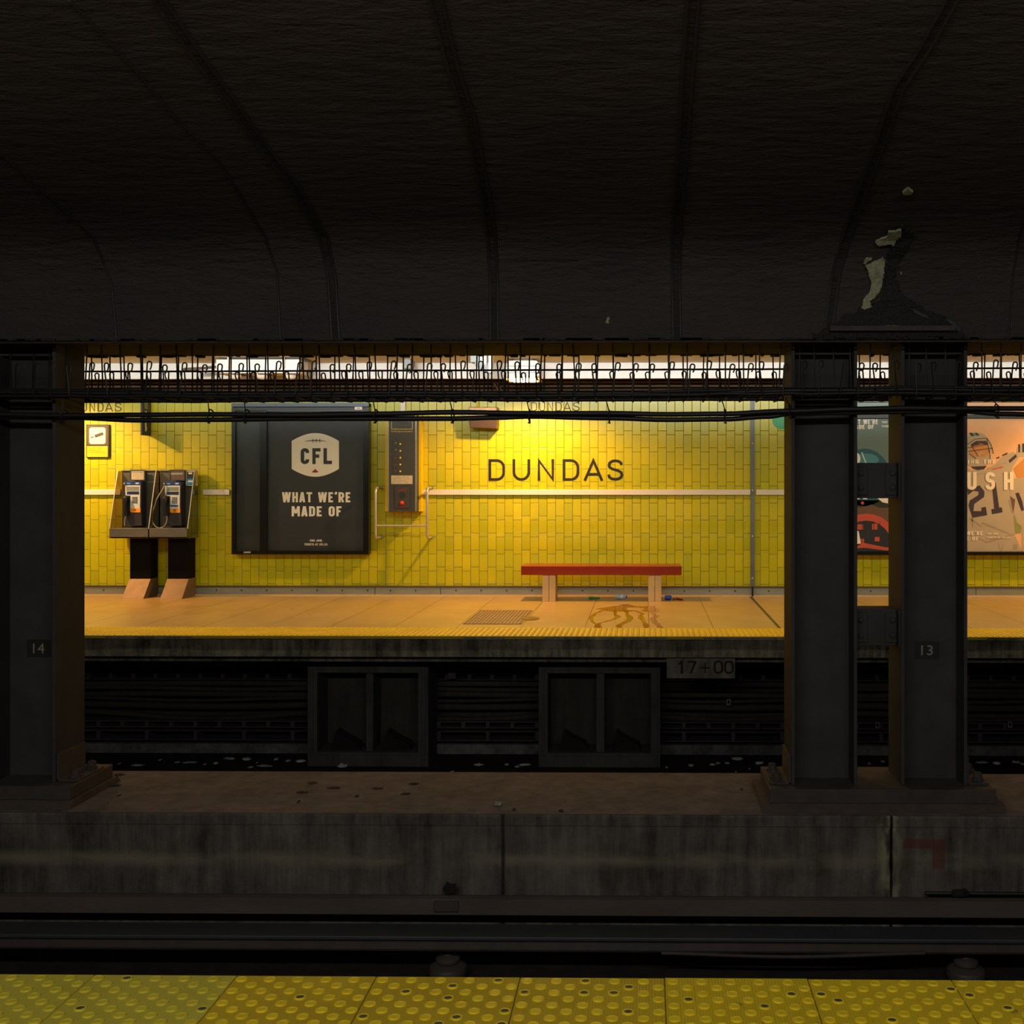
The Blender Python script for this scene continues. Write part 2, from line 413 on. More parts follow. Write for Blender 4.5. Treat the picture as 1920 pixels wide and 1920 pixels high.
# ------------------------------------------------------------------ stroke lettering
def arcpath(pts, rad, closed=False, n=6):
    out = []; k = len(pts)
    for i in range(k):
        p = Vector(pts[i]); r = rad[i] if isinstance(rad, (list, tuple)) else rad
        if (not closed and i in (0, k-1)) or r <= 0: out.append(p); continue
        a = Vector(pts[i-1]); b = Vector(pts[(i+1) % k])
        da = (a-p); db = (b-p); r1 = min(r, da.length*0.5 if (closed or i-1 > 0) else da.length, db.length*0.5 if (closed or i+1 < k-1) else db.length)
        da.normalize(); db.normalize()
        s, e = p+da*r1, p+db*r1
        for j in range(n+1):
            t = j/n
            c = math.radians(90*t)
            # quarter ellipse between s and e with corner p
            out.append(p+(s-p)*(1-math.sin(c))+(e-p)*(1-math.cos(c)))
    return out
def glyph(ch, w, t, rr):
    """list of (points, closed) centre lines in a box of width w and height 1"""
    a, b, T, B = t/2, w-t/2, 1-t/2, t/2; m = 0.5; c = w/2
    S = lambda *p: (list(p), False)
    r = lambda pts, rad, cl=False: (arcpath(pts, rad, cl), cl)
    G = {
     'A': [S((a*0.9, 0), (c, T), (b+a*0.1, 0)), S((w*0.24, 0.3), (w*0.76, 0.3))] if rr > 0.3 else [S((a*0.8, 0), (c-t*0.12, 1)), S((w-a*0.8, 0), (c+t*0.12, 1)), S((w*0.22, 0.25), (w*0.78, 0.25))],
     'B': [S((a, 0), (a, 1)), r([(a, T), (b*0.96, T), (b*0.96, m), (a, m)], [0, rr, rr, 0]), r([(a, m), (b, m), (b, B), (a, B)], [0, rr, rr, 0])],
     'C': [r([(b, 0.70), (b, T), (a, T), (a, B), (b, B), (b, 0.30)], rr)],
     'D': [r([(a, B), (a, T), (b, T), (b, B)], [0, 0, rr, rr], True)],
     'E': [S((b+a*0.6, T), (a, T), (a, B), (b+a*0.6, B)), S((a, m), (b, m))],
     'F': [S((b+a*0.8, T), (a, T), (a, 0)), S((a, m), (b, m))],
     'G': [r([(b, 0.70), (b, T), (a, T), (a, B), (b, B), (b, 0.48), (c, 0.48)], [0, rr, rr, rr, rr, 0, 0])],
     'H': [S((a, 0), (a, 1)), S((b, 0), (b, 1)), S((a, m), (b, m))],
     'I': [S((a, 0), (a, 1))],
     'J': [r([(b, 1), (b, B), (a, B), (a, 0.3)], rr)],
     'K': [S((a, 0), (a, 1)), S((b, 1), (a, 0.42)), S((c, 0.56), (b, 0))],
     'L': [S((a, 1), (a, B), (b+a*0.8, B))],
     'M': [S((a, 0), (a, 1)), S((b, 0), (b, 1)), S((a*1.1, 1), (c, 0.3)), S((w-a*1.1, 1), (c, 0.3))],
     'N': [S((a, 0), (a, T), (b, B), (b, 1))],
     'O': [r([(a, B), (a, T), (b, T), (b, B)], rr, True)],
     'P': [S((a, 0), (a, 1)), r([(a, T), (b, T), (b, 0.42), (a, 0.42)], [0, rr, rr, 0])],
     'R': [S((a, 0), (a, 1)), r([(a, T), (b, T), (b, 0.46), (a, 0.46)], [0, rr, rr, 0]), S((c, 0.46), (b, 0))],
     'S': [r([(b, 0.74), (b, T), (a, T), (a, 0.52), (b, 0.48), (b, B), (a, B), (a, 0.26)], [0, rr, rr, rr*.8, rr*.8, rr, rr, 0])],
     'T': [S((0, T), (w, T)), S((c, 0), (c, T))],
     'U': [r([(a, 1), (a, B), (b, B), (b, 1)], rr)],
     'V': [S((a*0.5, 1), (c, B), (b+a*0.5, 1))],
     'W': [S((a*0.9, 1), (w*0.28, 0)), S((c, 1), (w*0.28, 0)), S((c, 1), (w*0.72, 0)), S((w-a*0.9, 1), (w*0.72, 0))],
     '0': [r([(a, B), (a, T), (b, T), (b, B)], rr, True)],
     '1': [S((a*0.6, 0.72), (c, 0.97), (c, 0))],
     '2': [r([(a, 0.74), (a, T), (b, T), (b, 0.55), (a, 0.36), (a, B), (b+a*0.6, B)], [0, rr, rr, rr*0.6, rr*0.6, 0, 0])],
     '3': [r([(a, 0.78), (a, T), (b, T), (b, 0.53), (c*0.8, 0.53)], [0, rr, rr, rr, 0]), r([(c*0.8, 0.53), (b, 0.53), (b, B), (a, B), (a, 0.24)], [0, rr, rr, rr, 0])],
     '4': [S((w*0.72, 0), (w*0.72, 0.97), (a, 0.3), (w, 0.3))],
     '7': [S((0, T), (b, T), (w*0.35, 0))],
     '+': [S((0, 0.42), (w, 0.42)), S((c, 0.42-w/2), (c, 0.42+w/2))],
     '.': [S((a, 0), (a, t*1.05))], "'": [S((a+.04, 1.02), (a-.05, 0.78))], ',': [S((a, t), (a-.05, -0.1))],
    }
    if ch == 'S' and rr >= 0.28:
        sp = [(.96,.76),(.9,.88),(.74,.96),(.5,.99),(.27,.96),(.1,.87),(.05,.745),(.1,.64),(.27,.56),(.5,.51),(.73,.455),(.93,.37),(.98,.25),(.92,.12),(.74,.035),(.5,.01),(.25,.035),(.08,.12),(.02,.26)]
        return [([(a+x*(b-a), B+y*(T-B)) for x, y in sp], False)]
    return G.get(ch, [])
def ribbon(mb, pts, closed, t, fr, m, depth):
    pts = [Vector(p) for p in pts]
    q = [pts[0]]
    for p in pts[1:]:
        if (p-q[-1]).length > 1e-4: q.append(p)
    if closed and (q[0]-q[-1]).length < 1e-4: q.pop()
    k = len(q); L = []; Rr = []
    for i in range(k):
        d1 = q[i]-q[i-1] if (closed or i > 0) else q[i+1]-q[i]
        d2 = q[(i+1) % k]-q[i] if (closed or i < k-1) else d1
        d1 = d1.normalized(); d2 = d2.normalized()
        n1 = Vector((-d1.y, d1.x)); n2 = Vector((-d2.y, d2.x)); nn = (n1+n2)
        if nn.length < 1e-3: nn = n1
        nn.normalize(); s = t/2/max(0.45, nn.dot(n1))
        L.append(q[i]+nn*s); Rr.append(q[i]-nn*s)
    nseg = k if closed else k-1
    vs = [fr(p, 1) for p in L]+[fr(p, 1) for p in Rr]+[fr(p, 0) for p in L]+[fr(p, 0) for p in Rr]; fs = []
    for i in range(nseg):
        j = (i+1) % k
        fs += [(i, j, k+j, k+i), (i, j, 2*k+j, 2*k+i), (k+i, k+j, 3*k+j, 3*k+i)]
    if not closed: fs += [(0, k, 3*k, 2*k), (k-1, 2*k-1, 4*k-1, 3*k-1)]
    mb.raw(vs, fs, m)
WID = {'I': 0.0, 'M': 1.35, 'W': 1.55, '.': 0.0, "'": 0.0, ' ': 0.55, 'L': 0.88, 'E': 0.9, 'F': 0.88, '1': 0.7}
def letters(mb, s, x0, x1, z0, z1, y, t=0.16, w=0.5, rr=0.16, gap=0.12, depth=0.002, m='x'):
    """fit a line of capitals between x0..x1 and z0..z1 on the plane y (facing -Y)"""
    H = z1-z0; ws = []
    for ch in s:
        k = WID.get(ch, 1.0); ws.append(t if k == 0 else w*k)
    tot = sum(ws)+gap*(len(s)-1); sx = (x1-x0)/tot; cur = 0
    for ch, wi in zip(s, ws):
        for k_, (pts, cl) in enumerate(glyph(ch, wi, t, rr)):
            ribbon(mb, pts, cl, t, lambda p, f, c=cur: (x0+(p.x+c)*sx, y-(depth+0.0004*k_ if f else 0), z0+p.y*H), m, depth)
        cur += wi+gap
def font_text(mb, s, x0, x1, z0, z1, y, m='x', depth=0.0015, keep=False, fr=None):
    """mixed-case small print from the built-in face, flattened to mesh and fitted to a box"""
    cu = bpy.data.curves.new('t', 'FONT'); cu.body = s; cu.size = 1; cu.resolution_u = 2
    ob = bpy.data.objects.new('t', cu); COL.objects.link(ob)
    dg = bpy.context.evaluated_depsgraph_get(); me = bpy.data.meshes.new_from_object(ob.evaluated_get(dg))
    if len(me.vertices):
        xs = [v.co.x for v in me.vertices]; ys = [v.co.y for v in me.vertices]
        sx = (x1-x0)/(max(xs)-min(xs)); sy = (z1-z0)/(max(ys)-min(ys))
        vs = [(x0+(v.co.x-min(xs))*sx, y-depth, z0+(v.co.y-min(ys))*sy) for v in me.vertices]
        if fr: vs = [fr((v.co.x-min(xs))*sx, (v.co.y-min(ys))*sy) for v in me.vertices]
        mb.raw(vs, [tuple(p.vertices) for p in me.polygons], m)
    bpy.data.objects.remove(ob); bpy.data.curves.remove(cu); bpy.data.meshes.remove(me)
def circ(cx, cz, rx, rz=None, n=24, a0=0, a1=360):
    rz = rz or rx; k = n if a1-a0 == 360 else n+1
    return [(cx+rx*math.cos(math.radians(a0+(a1-a0)*i/n)), cz+rz*math.sin(math.radians(a0+(a1-a0)*i/n))) for i in range(k)]
def rrect(x0, x1, z0, z1, r, n=5):
    out = []
    for cx, cz, a in ((x1-r, z1-r, 0), (x0+r, z1-r, 90), (x0+r, z0+r, 180), (x1-r, z0+r, 270)):
        for i in range(n+1):
            t = math.radians(a+90*i/n); out.append((cx+r*math.cos(t), cz+r*math.sin(t)))
    return out
def poly(pts, Y): return [(P(a, b, Y).x, P(a, b, Y).z) for a, b in pts]
XL, XR = -15.0, 9.0
FLZ = -1.5
EXEC_MARK = None

# ================================================================== LARGE STRUCTURE
ZB = PZ(1527, 7.1)                       # top of the centre barrier wall
YB = 8.12
# vault profile over the near track: (Y, Z) from the beam's lower front edge up and back over the camera
zb0 = PZ(637, 7.1)
PROF = [(7.10, zb0), (7.08, PZ(590, 7.08)), (7.03, PZ(530, 7.03)), (6.95, PZ(485, 6.95)), (6.80, PZ(445, 6.80)), (6.50, PZ(400, 6.50)),
        (6.10, PZ(345, 6.10)), (5.65, PZ(265, 5.65)), (5.25, PZ(185, 5.25)), (4.90, PZ(100, 4.90)), (4.55, PZ(0, 4.55)), (3.8, 1.98), (3.0, 2.08), (1.5, 2.14), (-1.2, 2.14)]
def surf(px, py, off=0.0):
    """point of the vault seen at a photo position, moved off its surface towards the track"""
    v = P(px, py, 1.0).z
    for (y0, z0), (y1, z1) in zip(PROF, PROF[1:]):
        # Z = v*Y on the segment
        den = (z1-z0)-v*(y1-y0)
        if abs(den) < 1e-9: continue
        t = (v*y0-z0)/den
        if -1e-6 <= t <= 1+1e-6:
            y = y0+(y1-y0)*t; p = P(px, py, y)
            nrm = Vector((0, (z1-z0), -(y1-y0))).normalized()
            if nrm.y > 0: nrm = -nrm
            return p+nrm*off
    return P(px, py, 7.1)+Vector((0, -off, 0))
b = MB()
nx = 60
pp = PROF
b.prism(PROF+[(-1.2, 2.5), (8.0, 2.5), (8.0, zb0)], 'x', XL, XR)
o = struct('ceiling_vault', b, 'black_sprayed_coat', smooth=True, label='dark sprayed concrete vault curving up over the near track')
b = MB(); b.box(XL, XR, 8.0, 15.0, 1.49, 1.56); o = struct('ceiling', b, 'slatted_ceiling')
b = MB(); b.box(XL, XR, 15.0, 15.05, PZ(710, 15.0), 1.56); b.box(XL, XR, 14.965, 15.0, PZ(710, 15.0), PZ(710, 15.0)+0.03)
struct('trim_1', b, 'white_strip', label='bright white fascia band under the slatted ceiling')
ZT = PZ(748, WALLY)
b = MB(); b.box(XL, XR, WALLY, WALLY+0.3, -1.6, ZT); struct('wall_far', b, 'glazed_tile', label='yellow green glazed tile platform wall')
b = MB(); b.box(XL, XR, WALLY, WALLY+0.3, ZT, 1.7); b.box(XL, XR, 15.05, WALLY, 1.56, 1.62); struct('trim_2', b, 'dark_recess', label='dark recess above the tiled wall')
b = MB(); b.box(XL, XR, -1.3, -1.0, -1.6, 2.4); struct('wall_back', b, 'glazed_tile')
b = MB(); b.box(XL-0.2, XL, -1.3, 16.1, -3.1, 2.6); struct('light_block_left', b, 'dark_concrete')  # added closure across the open end, out of view, keeps world light out
b = MB(); b.box(XR, XR+0.2, -1.3, 16.1, -3.1, 2.6); struct('light_block_right', b, 'dark_concrete')  # matching added closure at the right end, also unseen
b = MB(); b.box(XL, XR, 12.25, WALLY, FLZ-0.18, FLZ); struct('floor', b, 'terrazzo_floor')
zs = PZ(1232, 11.62)
b = MB(); b.box(XL, XR, 11.62, 12.25, zs, FLZ-0.004); b.box(XL, XR, 11.78, 12.25, PZ(1241, 11.78), zs)
b.box(XL, XR, 11.600, 11.63, FLZ-0.034, FLZ-0.0065)
struct('trim_3', b, 'slab_edge', label='stained concrete edge of the far platform slab')
b = MB(); b.box(XL, XR, 12.95, 13.2, -2.95, FLZ-0.18); b.box(XL, XR, 12.25, 13.2, FLZ-0.3, FLZ-0.18)
struct('wall_under_platform', b, 'dark_concrete')
zk = PZ(1395, 12.75)
b = MB(); b.box(XL, XR, 12.72, 12.95, -2.95, zk); struct('trim_4', b, 'kerb_concrete', label='pale concrete kerb along the foot of the under-platform wall')
b = MB(); b.box(XL, XR, YB, 12.95, -3.1, -2.9); struct('trackbed_far', b, 'track_bed')
b = MB(); b.box(XL, XR, 3.4, 7.1, -2.9, -2.72); struct('trackbed_near', b, 'track_bed')
b = MB()
b.prism([(7.112, -2.95), (7.103, ZB-0.07), (7.098, ZB-0.065), (7.095, ZB-0.012), (7.10, ZB), (YB, ZB), (YB, -2.95)], 'x', XL, XR)
b.raw([(XL, 7.10, ZB+0.002), (XR, 7.10, ZB+0.002), (XR, YB, ZB+0.002), (XL, YB, ZB+0.002)], [(0, 1, 2, 3)], 'barrier_top')
struct('barrier_wall', b, 'barrier_concrete', label='stained concrete barrier wall between the tracks')
b = MB(); b.prism([(6.93, PZ(1716, 6.93)), (6.93, PZ(1686, 6.93)), (6.97, PZ(1680, 6.97)), (7.12, PZ(1678, 7.12)), (7.12, PZ(1716, 6.93)-.02)], 'x', XL, XR)
mat('ledge_dust', '#4d443d', 0.9, var=0.2, scale=5, stretch=(0.4,1,1), bump=0.3)
struct('trim_5', b, 'ledge_dust', label='dusty brown ledge along the foot of the barrier wall')
b = MB(); b.box(XL, XR, -1.0, 3.2, -2.9, FLZ-0.01); b.box(XL, XR, 3.2, 3.575, FLZ-0.2, FLZ-0.01); struct('floor_near', b, 'terrazzo_floor')

# near side tactile panels
def dome_mb(b, x, y, z, r, h, n=16, m='x', worn=False):
    pr = [(r, 0), (r*0.93, h*0.8), (r*0.82, h), (r*0.68, h*0.95), (r*0.62, h*0.7), (0.001, h*0.66)]
    b.lathe(pr, (x, y, z), 'z', n, m)
    if worn:
        for k_ in range(1, n+1): b.m[-2-k_] = 'dome_worn'
        b.m[-1] = 'dome_worn'
edges = [-366, -95, 175, 443, 705, 975, 1246, 1515, 1785, 2055]
words = ['leftmost', 'leftmost', 'pale, second from left', 'darker, third from left', 'below the left insulator',
         'in the middle of the frame', 'right of the middle', 'chipped, below right insulator', 'rightmost']
for i in range(len(edges)-1):
    xa, xb = PX(edges[i], 3.61), PX(edges[i+1], 3.61); m = ['tactile_pale', 'tactile_pale', 'tactile_pale', 'tactile_yellow', 'tactile_yellow', 'tactile_yellow', 'tactile_worn', 'tactile_worn', 'tactile_worn'][i]
    if edges[i+1] < 0 or edges[i] > 1925: continue
    t = thing('tactile_panel', 'yellow domed tactile panel on the near platform, '+words[i], 'tactile paving', ((xa+xb)/2, 3.2, FLZ-0.01), 'tactile panels along the near platform edge')
    ye = 3.618+(0.004 if i == 6 else 0)
    b = MB(); b.box(xa+0.0012, xb-0.0012, 2.75, ye, FLZ-0.009, FLZ); part('panel', b, m, t, bevel=0.0015)
    b = MB(); w = (xb-xa)/5
    for r_ in range(21):
        y = 3.589-r_*0.0413
        for c in range(5):
            x = xa+w*(c+(0.28 if r_ % 2 == 0 else 0.78))
            dome_mb(b, x, y, FLZ, 0.0185, 0.0045, worn=R.random() < (0.03 if i < 4 else 0.09))
    o = part('domes', b, 'dome_pale' if m == 'tactile_pale' else 'dome_yellow', t, smooth=True); o['kind'] = 'stuff'
# a few bare screw heads in worn-through domes
b = MB()
for px, py in ((1080/3+640, 0), ):
    pass

# far tactile strip
t = None
b = MB(); b.box(XL, XR, 11.6, 12.25, FLZ-0.006, FLZ+0.002)
x0 = PX(1217, 12.25)
xx = -6.6
while xx < 5.2:
    for r_ in range(10):
        y = 11.64+r_*0.062
        b.lathe([(0.0165, 0), (0.015, 0.006), (0.010, 0.009)], (xx, y, FLZ+0.002), 'z', 6)
    xx += 0.0545
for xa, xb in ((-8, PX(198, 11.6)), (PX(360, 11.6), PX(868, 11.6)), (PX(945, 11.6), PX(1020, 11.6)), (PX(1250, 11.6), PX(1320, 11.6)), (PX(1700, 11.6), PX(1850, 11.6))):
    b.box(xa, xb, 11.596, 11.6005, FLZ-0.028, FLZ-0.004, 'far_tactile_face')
struct('tactile_strip', b, 'far_tactile', label='yellow domed tactile strip along the far platform edge')

# baseboard in screwed metal lengths, dark cap above
zc = PZ(1099, 15.7)
joints = [XL, PX(330, 15.7), PX(703, 15.7), PX(826, 15.7), PX(1412, 15.7), PX(1830, 15.7), XR]
for i in range(len(joints)-1):
    xa, xb = joints[i]+0.004, joints[i+1]-0.004
    b = MB(); b.box(xa, xb, 15.70, WALLY, PZ(1115, 15.7), zc-0.02)
    o = struct('baseboard_far' if i == 0 else 'baseboard_far', b, 'steel_base')
    s = xa+0.2
    while s < min(xb, 4.2):
        if s > -7.2: b = MB(); b.lathe([(0.011, 0), (0.009, -0.004)], (s, 15.70, PZ(1107.5, 15.7)), 'y', 8); part('screw', b, 'screw_dark', o)
        s += 0.333
b = MB(); b.box(XL, XR, 15.69, WALLY, zc-0.02, zc); struct('trim_6', b, 'steel_cap')
b = MB(); b.box(XL, XR, 15.66, WALLY, FLZ, PZ(1115, 15.7)); struct('trim_7', b, 'bench_leg', label='pale cove strip between floor and metal baseboard')

# guard strips on the wall
for a, c, words in ((-200, 226, 'running behind the left payphone'), (380, 430, 'short length between payphones and black poster case'), (791, 1407, 'long length under the large station name'), (1418, 1568, 'right of the vertical metal joint cover')):
    b = MB(); b.box(PX(a, 15.7), PX(c, 15.7), 15.70, WALLY, PZ(928, 15.7), PZ(918, 15.7))
    solo('guard_strip', b, 'white_strip', 'white horizontal guard strip on the tiled wall, '+words, 'guard rail', 'white guard strips', bevel=0.004)
b = MB(); b.box(PX(1407, 15.72), PX(1415, 15.72), 15.715, WALLY, zc, ZT)
o = solo('joint_cover', b, 'zinc', 'vertical grey metal strip covering the wall joint', 'joint cover')
for py in (831, 919, 1005, 1084): b = MB(); b.lathe([(0.009, 0), (0.007, -0.004)], (PX(1411, 15.7), 15.715, PZ(py, 15.7)), 'y', 8); part('screw', b, 'sign_white', o)
b = MB(); b.box(PX(1409.5, 15.69), PX(1412, 15.69), 15.655, 15.70, FLZ, zc-0.002); solo('expansion_gap', b, 'litter_dark', 'dark expansion gap running down the baseboard below the joint cover', 'joint')

# vault seams following the concrete
def seam(obs, w, h, words, twin):
    pts = []
    for k in range(len(obs)-1):
        (x0, y0), (x1, y1) = obs[k], obs[k+1]
        n = max(2, int(abs(y1-y0)/18))
        for i in range(n): pts.append((x0+(x1-x0)*i/n, y0+(y1-y0)*i/n))
    pts.append(obs[-1])
    b = MB(); offs = (-w/2, w/2) if twin else (0,)
    for of in offs:
        b.tube([surf(a, c, 0.002)+Vector((of, 0, 0)) for a, c in pts], h, 7)
    if twin:
        q1 = [surf(a, c, 0.003)+Vector((-w/2, 0, 0)) for a, c in pts]; q2 = [surf(a, c, 0.003)+Vector((w/2, 0, 0)) for a, c in pts]
        for i in range(len(q1)-1): b.face([q1[i], q1[i+1], q2[i+1], q2[i]], 'rough_black_coat')
    # the seam runs on over the beam's lower edge
    o = struct('trim_8', b, 'seam_bead', smooth=True, label=words)
seam([(290, -40), (300, 0), (360, 90), (430, 185), (490, 270), (550, 345), (607, 445), (622, 520), (629, 637)], 0.045, 0.009, 'twin bead seam left of the middle of the vault', True)
seam([(812, -40), (818, 0), (850, 130), (880, 215), (910, 365), (922, 445), (926, 530), (926, 637)], 0.045, 0.009, 'twin bead seam just left of the vault centre', True)
seam([(1301, -40), (1300, 0), (1290, 130), (1282, 260), (1272, 380), (1268, 440), (1267, 530), (1269, 637)], 0.045, 0.009, 'nearly upright twin bead seam right of the vault centre', True)
seam([(1800, -30), (1785, 0), (1735, 90), (1685, 165), (1650, 270), (1620, 350), (1590, 435), (1568, 510), (1556, 600), (1554, 637)], 0.045, 0.009, 'twin bead seam above the twin columns', True)
seam([(130, 0), (165, 35), (250, 125), (325, 215), (410, 300), (495, 440), (520, 510), (526, 637)], 0.02, 0.007, 'thin seam between the two left seams', False)
seam([(-60, 240), (10, 295), (95, 370), (175, 445), (210, 530), (219, 637)], 0.02, 0.007, 'thin seam at the left of the vault', False)
seam([(1960, 300), (1912, 440), (1898, 520), (1890, 637)], 0.02, 0.006, 'thin seam at the right edge of the vault', False)

# damaged patch over the twin columns
CV = bpy.data.objects['ceiling_vault']
def patch(name, pts, off, thick, m, label=None, rag=3, seed=1):
    rr = random.Random(seed); q = []
    k = len(pts)
    for i in range(k):
        (x0, y0), (x1, y1) = pts[i], pts[(i+1) % k]; L = math.hypot(x1-x0, y1-y0); n = max(1, int(L/7))
        for j in range(n): q.append((x0+(x1-x0)*j/n+rr.uniform(-rag, rag), y0+(y1-y0)*j/n+rr.uniform(-rag, rag)))
    def inside(x, y):
        c = False; n = len(q)
        for i in range(n):
            (xa, ya), (xb, yb) = q[i], q[i-1]
            if (ya > y) != (yb > y) and x < (xb-xa)*(y-ya)/(yb-ya)+xa: c = not c
        return c
    w = max(a for a, c in q)-min(a for a, c in q); h = max(c for a, c in q)-min(c for a, c in q)
    st = 3.0 if w > 150 else (1.4 if w > 30 else 0.7); ids = {}; vs = []; fs = []
    x0 = min(a for a, c in q); y0 = min(c for a, c in q)
    def vid(i, j):
        if (i, j) not in ids: ids[(i, j)] = len(vs); vs.append(surf(x0+i*st+rr.uniform(-.3, .3)*st, min(636.5, y0+j*st+rr.uniform(-.3, .3)*st), off+thick*rr.uniform(0.55, 1.0)))
        return ids[(i, j)]
    for i in range(int(w/st)+1):
        for j in range(int(h/st)+1):
            if inside(x0+(i+.5)*st, y0+(j+.5)*st): fs.append((vid(i, j), vid(i+1, j), vid(i+1, j+1), vid(i, j+1)))
    b = MB(); b.raw(vs, fs)
    o = part(name, b, m, CV, label)
    so = o.modifiers.new('solid', 'SOLIDIFY'); so.thickness = 0.012; so.offset = 0
patch('broken_coat', [(1520, 634), (1560, 606), (1612, 582), (1650, 560), (1664, 500), (1668, 440), (1690, 418), (1712, 440), (1690, 480), (1674, 520), (1690, 548), (1730, 580), (1780, 600), (1806, 622), (1812, 634)], 0.003, 0.012, 'rough_black_coat', 'rough dark patch of broken coating above the twin columns', 4, 2)
patch('bare_patch', [(1622, 494), (1640, 487), (1655, 478), (1656, 500), (1653, 520), (1650, 542), (1640, 552), (1630, 562), (1632, 576), (1622, 580), (1612, 578), (1618, 560), (1628, 545), (1632, 528), (1627, 512)], 0.022, 0.004, 'bare_plaster', 'pale bare plaster patch, long and narrow', 2.2, 3)
patch('bare_patch', [(1618, 492), (1624, 478), (1633, 478), (1626, 486), (1622, 492)], 0.022, 0.004, 'bare_plaster', 'small pale plaster chip', 1.2, 4)
patch('bare_patch', [(1640, 446), (1650, 438), (1662, 434), (1668, 426), (1690, 424), (1690, 434), (1678, 446), (1674, 456), (1668, 452), (1656, 454), (1648, 453)], 0.022, 0.004, 'bare_plaster', 'pale plaster patch above the long one', 2, 5)
patch('bare_patch', [(1692, 356), (1702, 350), (1713, 356), (1708, 360), (1694, 361)], 0.004, 0.004, 'bare_plaster', 'small pale spot highest on the vault', 1.2, 6)
patch('bare_patch', [(1139, 596), (1142, 594), (1142, 607), (1136, 606)], 0.003, 0.003, 'bare_plaster', 'tiny pale chip near the beam edge', 0.6, 7)
patch('bare_patch', [(1660, 609), (1668, 610), (1684, 612), (1680, 615), (1664, 613)], 0.022, 0.004, 'bare_plaster', 'pale crumbs above the cap plate', 1.2, 8)
patch('bare_patch', [(1686, 508), (1690, 507), (1690, 511), (1687, 512)], 0.022, 0.004, 'bare_plaster', 'tiny pale dot', 0.6, 9)
patch('grey_flake', [(1706, 578), (1724, 584), (1742, 598), (1736, 599), (1716, 588)], 0.02, 0.006, 'grey_flake', 'grey flake of lifted coating', 1.5, 10)
patch('grey_flake', [(1770, 598), (1786, 602), (1802, 620), (1794, 620), (1780, 608)], 0.02, 0.006, 'grey_flake', 'grey flake of lifted coating beside the cap plate', 1.5, 11)
# ragged hanging edge along the beam's foot
b = MB()
for i in range(160):
    x = R.uniform(-6, 3.2); w = R.uniform(0.02, 0.12)
    w *= 0.6; b.box(x, x+w, 7.95, 8.01, zb0-R.uniform(0.002, 0.012), zb0+0.01)
o = part('ragged_edge', b, 'rough_black_coat', CV, 'ragged dark drips along the beam edge'); o['kind'] = 'stuff'
b = MB()
for i in range(120):
    x = R.uniform(-6, 3.2); w = R.uniform(0.05, 0.25)
    w *= 0.5; b.box(x, x+w, 7.085, 7.13, zb0-R.uniform(0.001, 0.006), zb0+0.008)
o = part('ragged_edge', b, 'rough_black_coat', CV); o['kind'] = 'stuff'

# ================================================================== STEEL COLUMNS
YF, DEP = 7.30, 0.385
ZC0 = PZ(1470, YF); ZC1 = zb0
def bolt(b, x, y, z, r=0.016, h=0.012, ax='y', s=-1, m='x'):
    b.lathe([(r*1.25, 0), (r*1.25, s*h*0.3), (r, s*h*0.35), (r*0.85, s*h), (r*0.3, s*h*1.15)], (x, y, z), ax, 10, m)
def column(xl, label, number, npx, clip):
    w = 0.40; tf = 0.021
    t = thing('steel_column', label, 'column', (xl+w/2, YF+DEP/2, ZC0), 'steel columns on the barrier wall')
    b = MB(); b.box(xl+tf, xl+w-tf, YF+DEP/2-0.008, YF+DEP/2+0.008, ZC0, ZC1); part('web', b, 'black_steel', t)
    for s in (0, 1):
        x0 = xl+s*(w-tf); b = MB(); b.box(x0, x0+tf, YF, YF+DEP, ZC0, ZC1); part('flange', b, 'black_steel', t, bevel=0.003)
    # horizontal stiffener plates high on the column
    for py in (660,):
        b = MB(); z = PZ(py, YF); b.box(xl+tf, xl+w-tf, YF+0.06, YF+DEP/2-0.008, z-0.012, z); part('stiffener', b, 'black_steel', t)
    if number:
        xc = PX(npx, YF+DEP/2-.01); zc_ = PZ(1217, YF+DEP/2); b = MB()
        b.box(xc-0.075, xc+0.075, YF+DEP/2-0.012, YF+DEP/2-0.008, zc_-0.055, zc_+0.055, 'number_plate')
        font_text(b, number, xc-0.036, xc+0.036, zc_-0.031, zc_+0.031, YF+DEP/2-0.012, 'number_paint', depth=0.001)
        part('number_plaque', b, 'number_plate', t, 'small dark plaque with the number '+number)
    for s in clip:
        xe = xl if s < 0 else xl+w
        b = MB(); b.box(xe, xe+s*0.014, YF+0.015, YF+DEP-0.015, ZC0+0.0, ZC0+0.17)
        b.box(xe, xe+s*0.135, YF+0.015, YF+DEP-0.015, ZC0, ZC0+0.014)
        c = part('base_angle', b, 'dusty_steel', t, bevel=0.003)
        for yy in (YF+0.085, YF+DEP-0.085):
            b = MB(); bolt(b, xe+s*0.085, yy, ZC0+0.014, 0.03, 0.045, 'z', 1); part('anchor_nut', b, 'dusty_steel', c)
    return t
XA = PX(1484, YF); XBc = PX(1690, YF); XLc = PX(104, YF)-0.40
column(XLc, 'black steel column at the left of the picture, numbered 14', '14', 73, (1,))
column(XA, 'black steel column, left one of the riveted pair, without a number', None, 0, (-1,))
column(XBc, 'black steel column, right one of the riveted pair, numbered 13', '13', 1738, (1,))
def base(px0, px1, words, g0, g1):
    b = MB(); b.box(px0, px1, 7.2, 7.78, ZB+0.045, ZC0); solo('base_plate', b, 'dusty_steel', words, 'base plate', 'column base plates', bevel=0.006)
    b = MB(); b.prism([(7.15, ZB+0.003), (7.2, ZB+0.045), (7.8, ZB+0.045), (7.85, ZB+0.003)], 'x', px0-g0, px1+g1); solo('grout_pad', b, 'base_grout', 'rough grout pad under the '+words.split(' under ')[0], 'grout pad', 'grout pads under the plates')
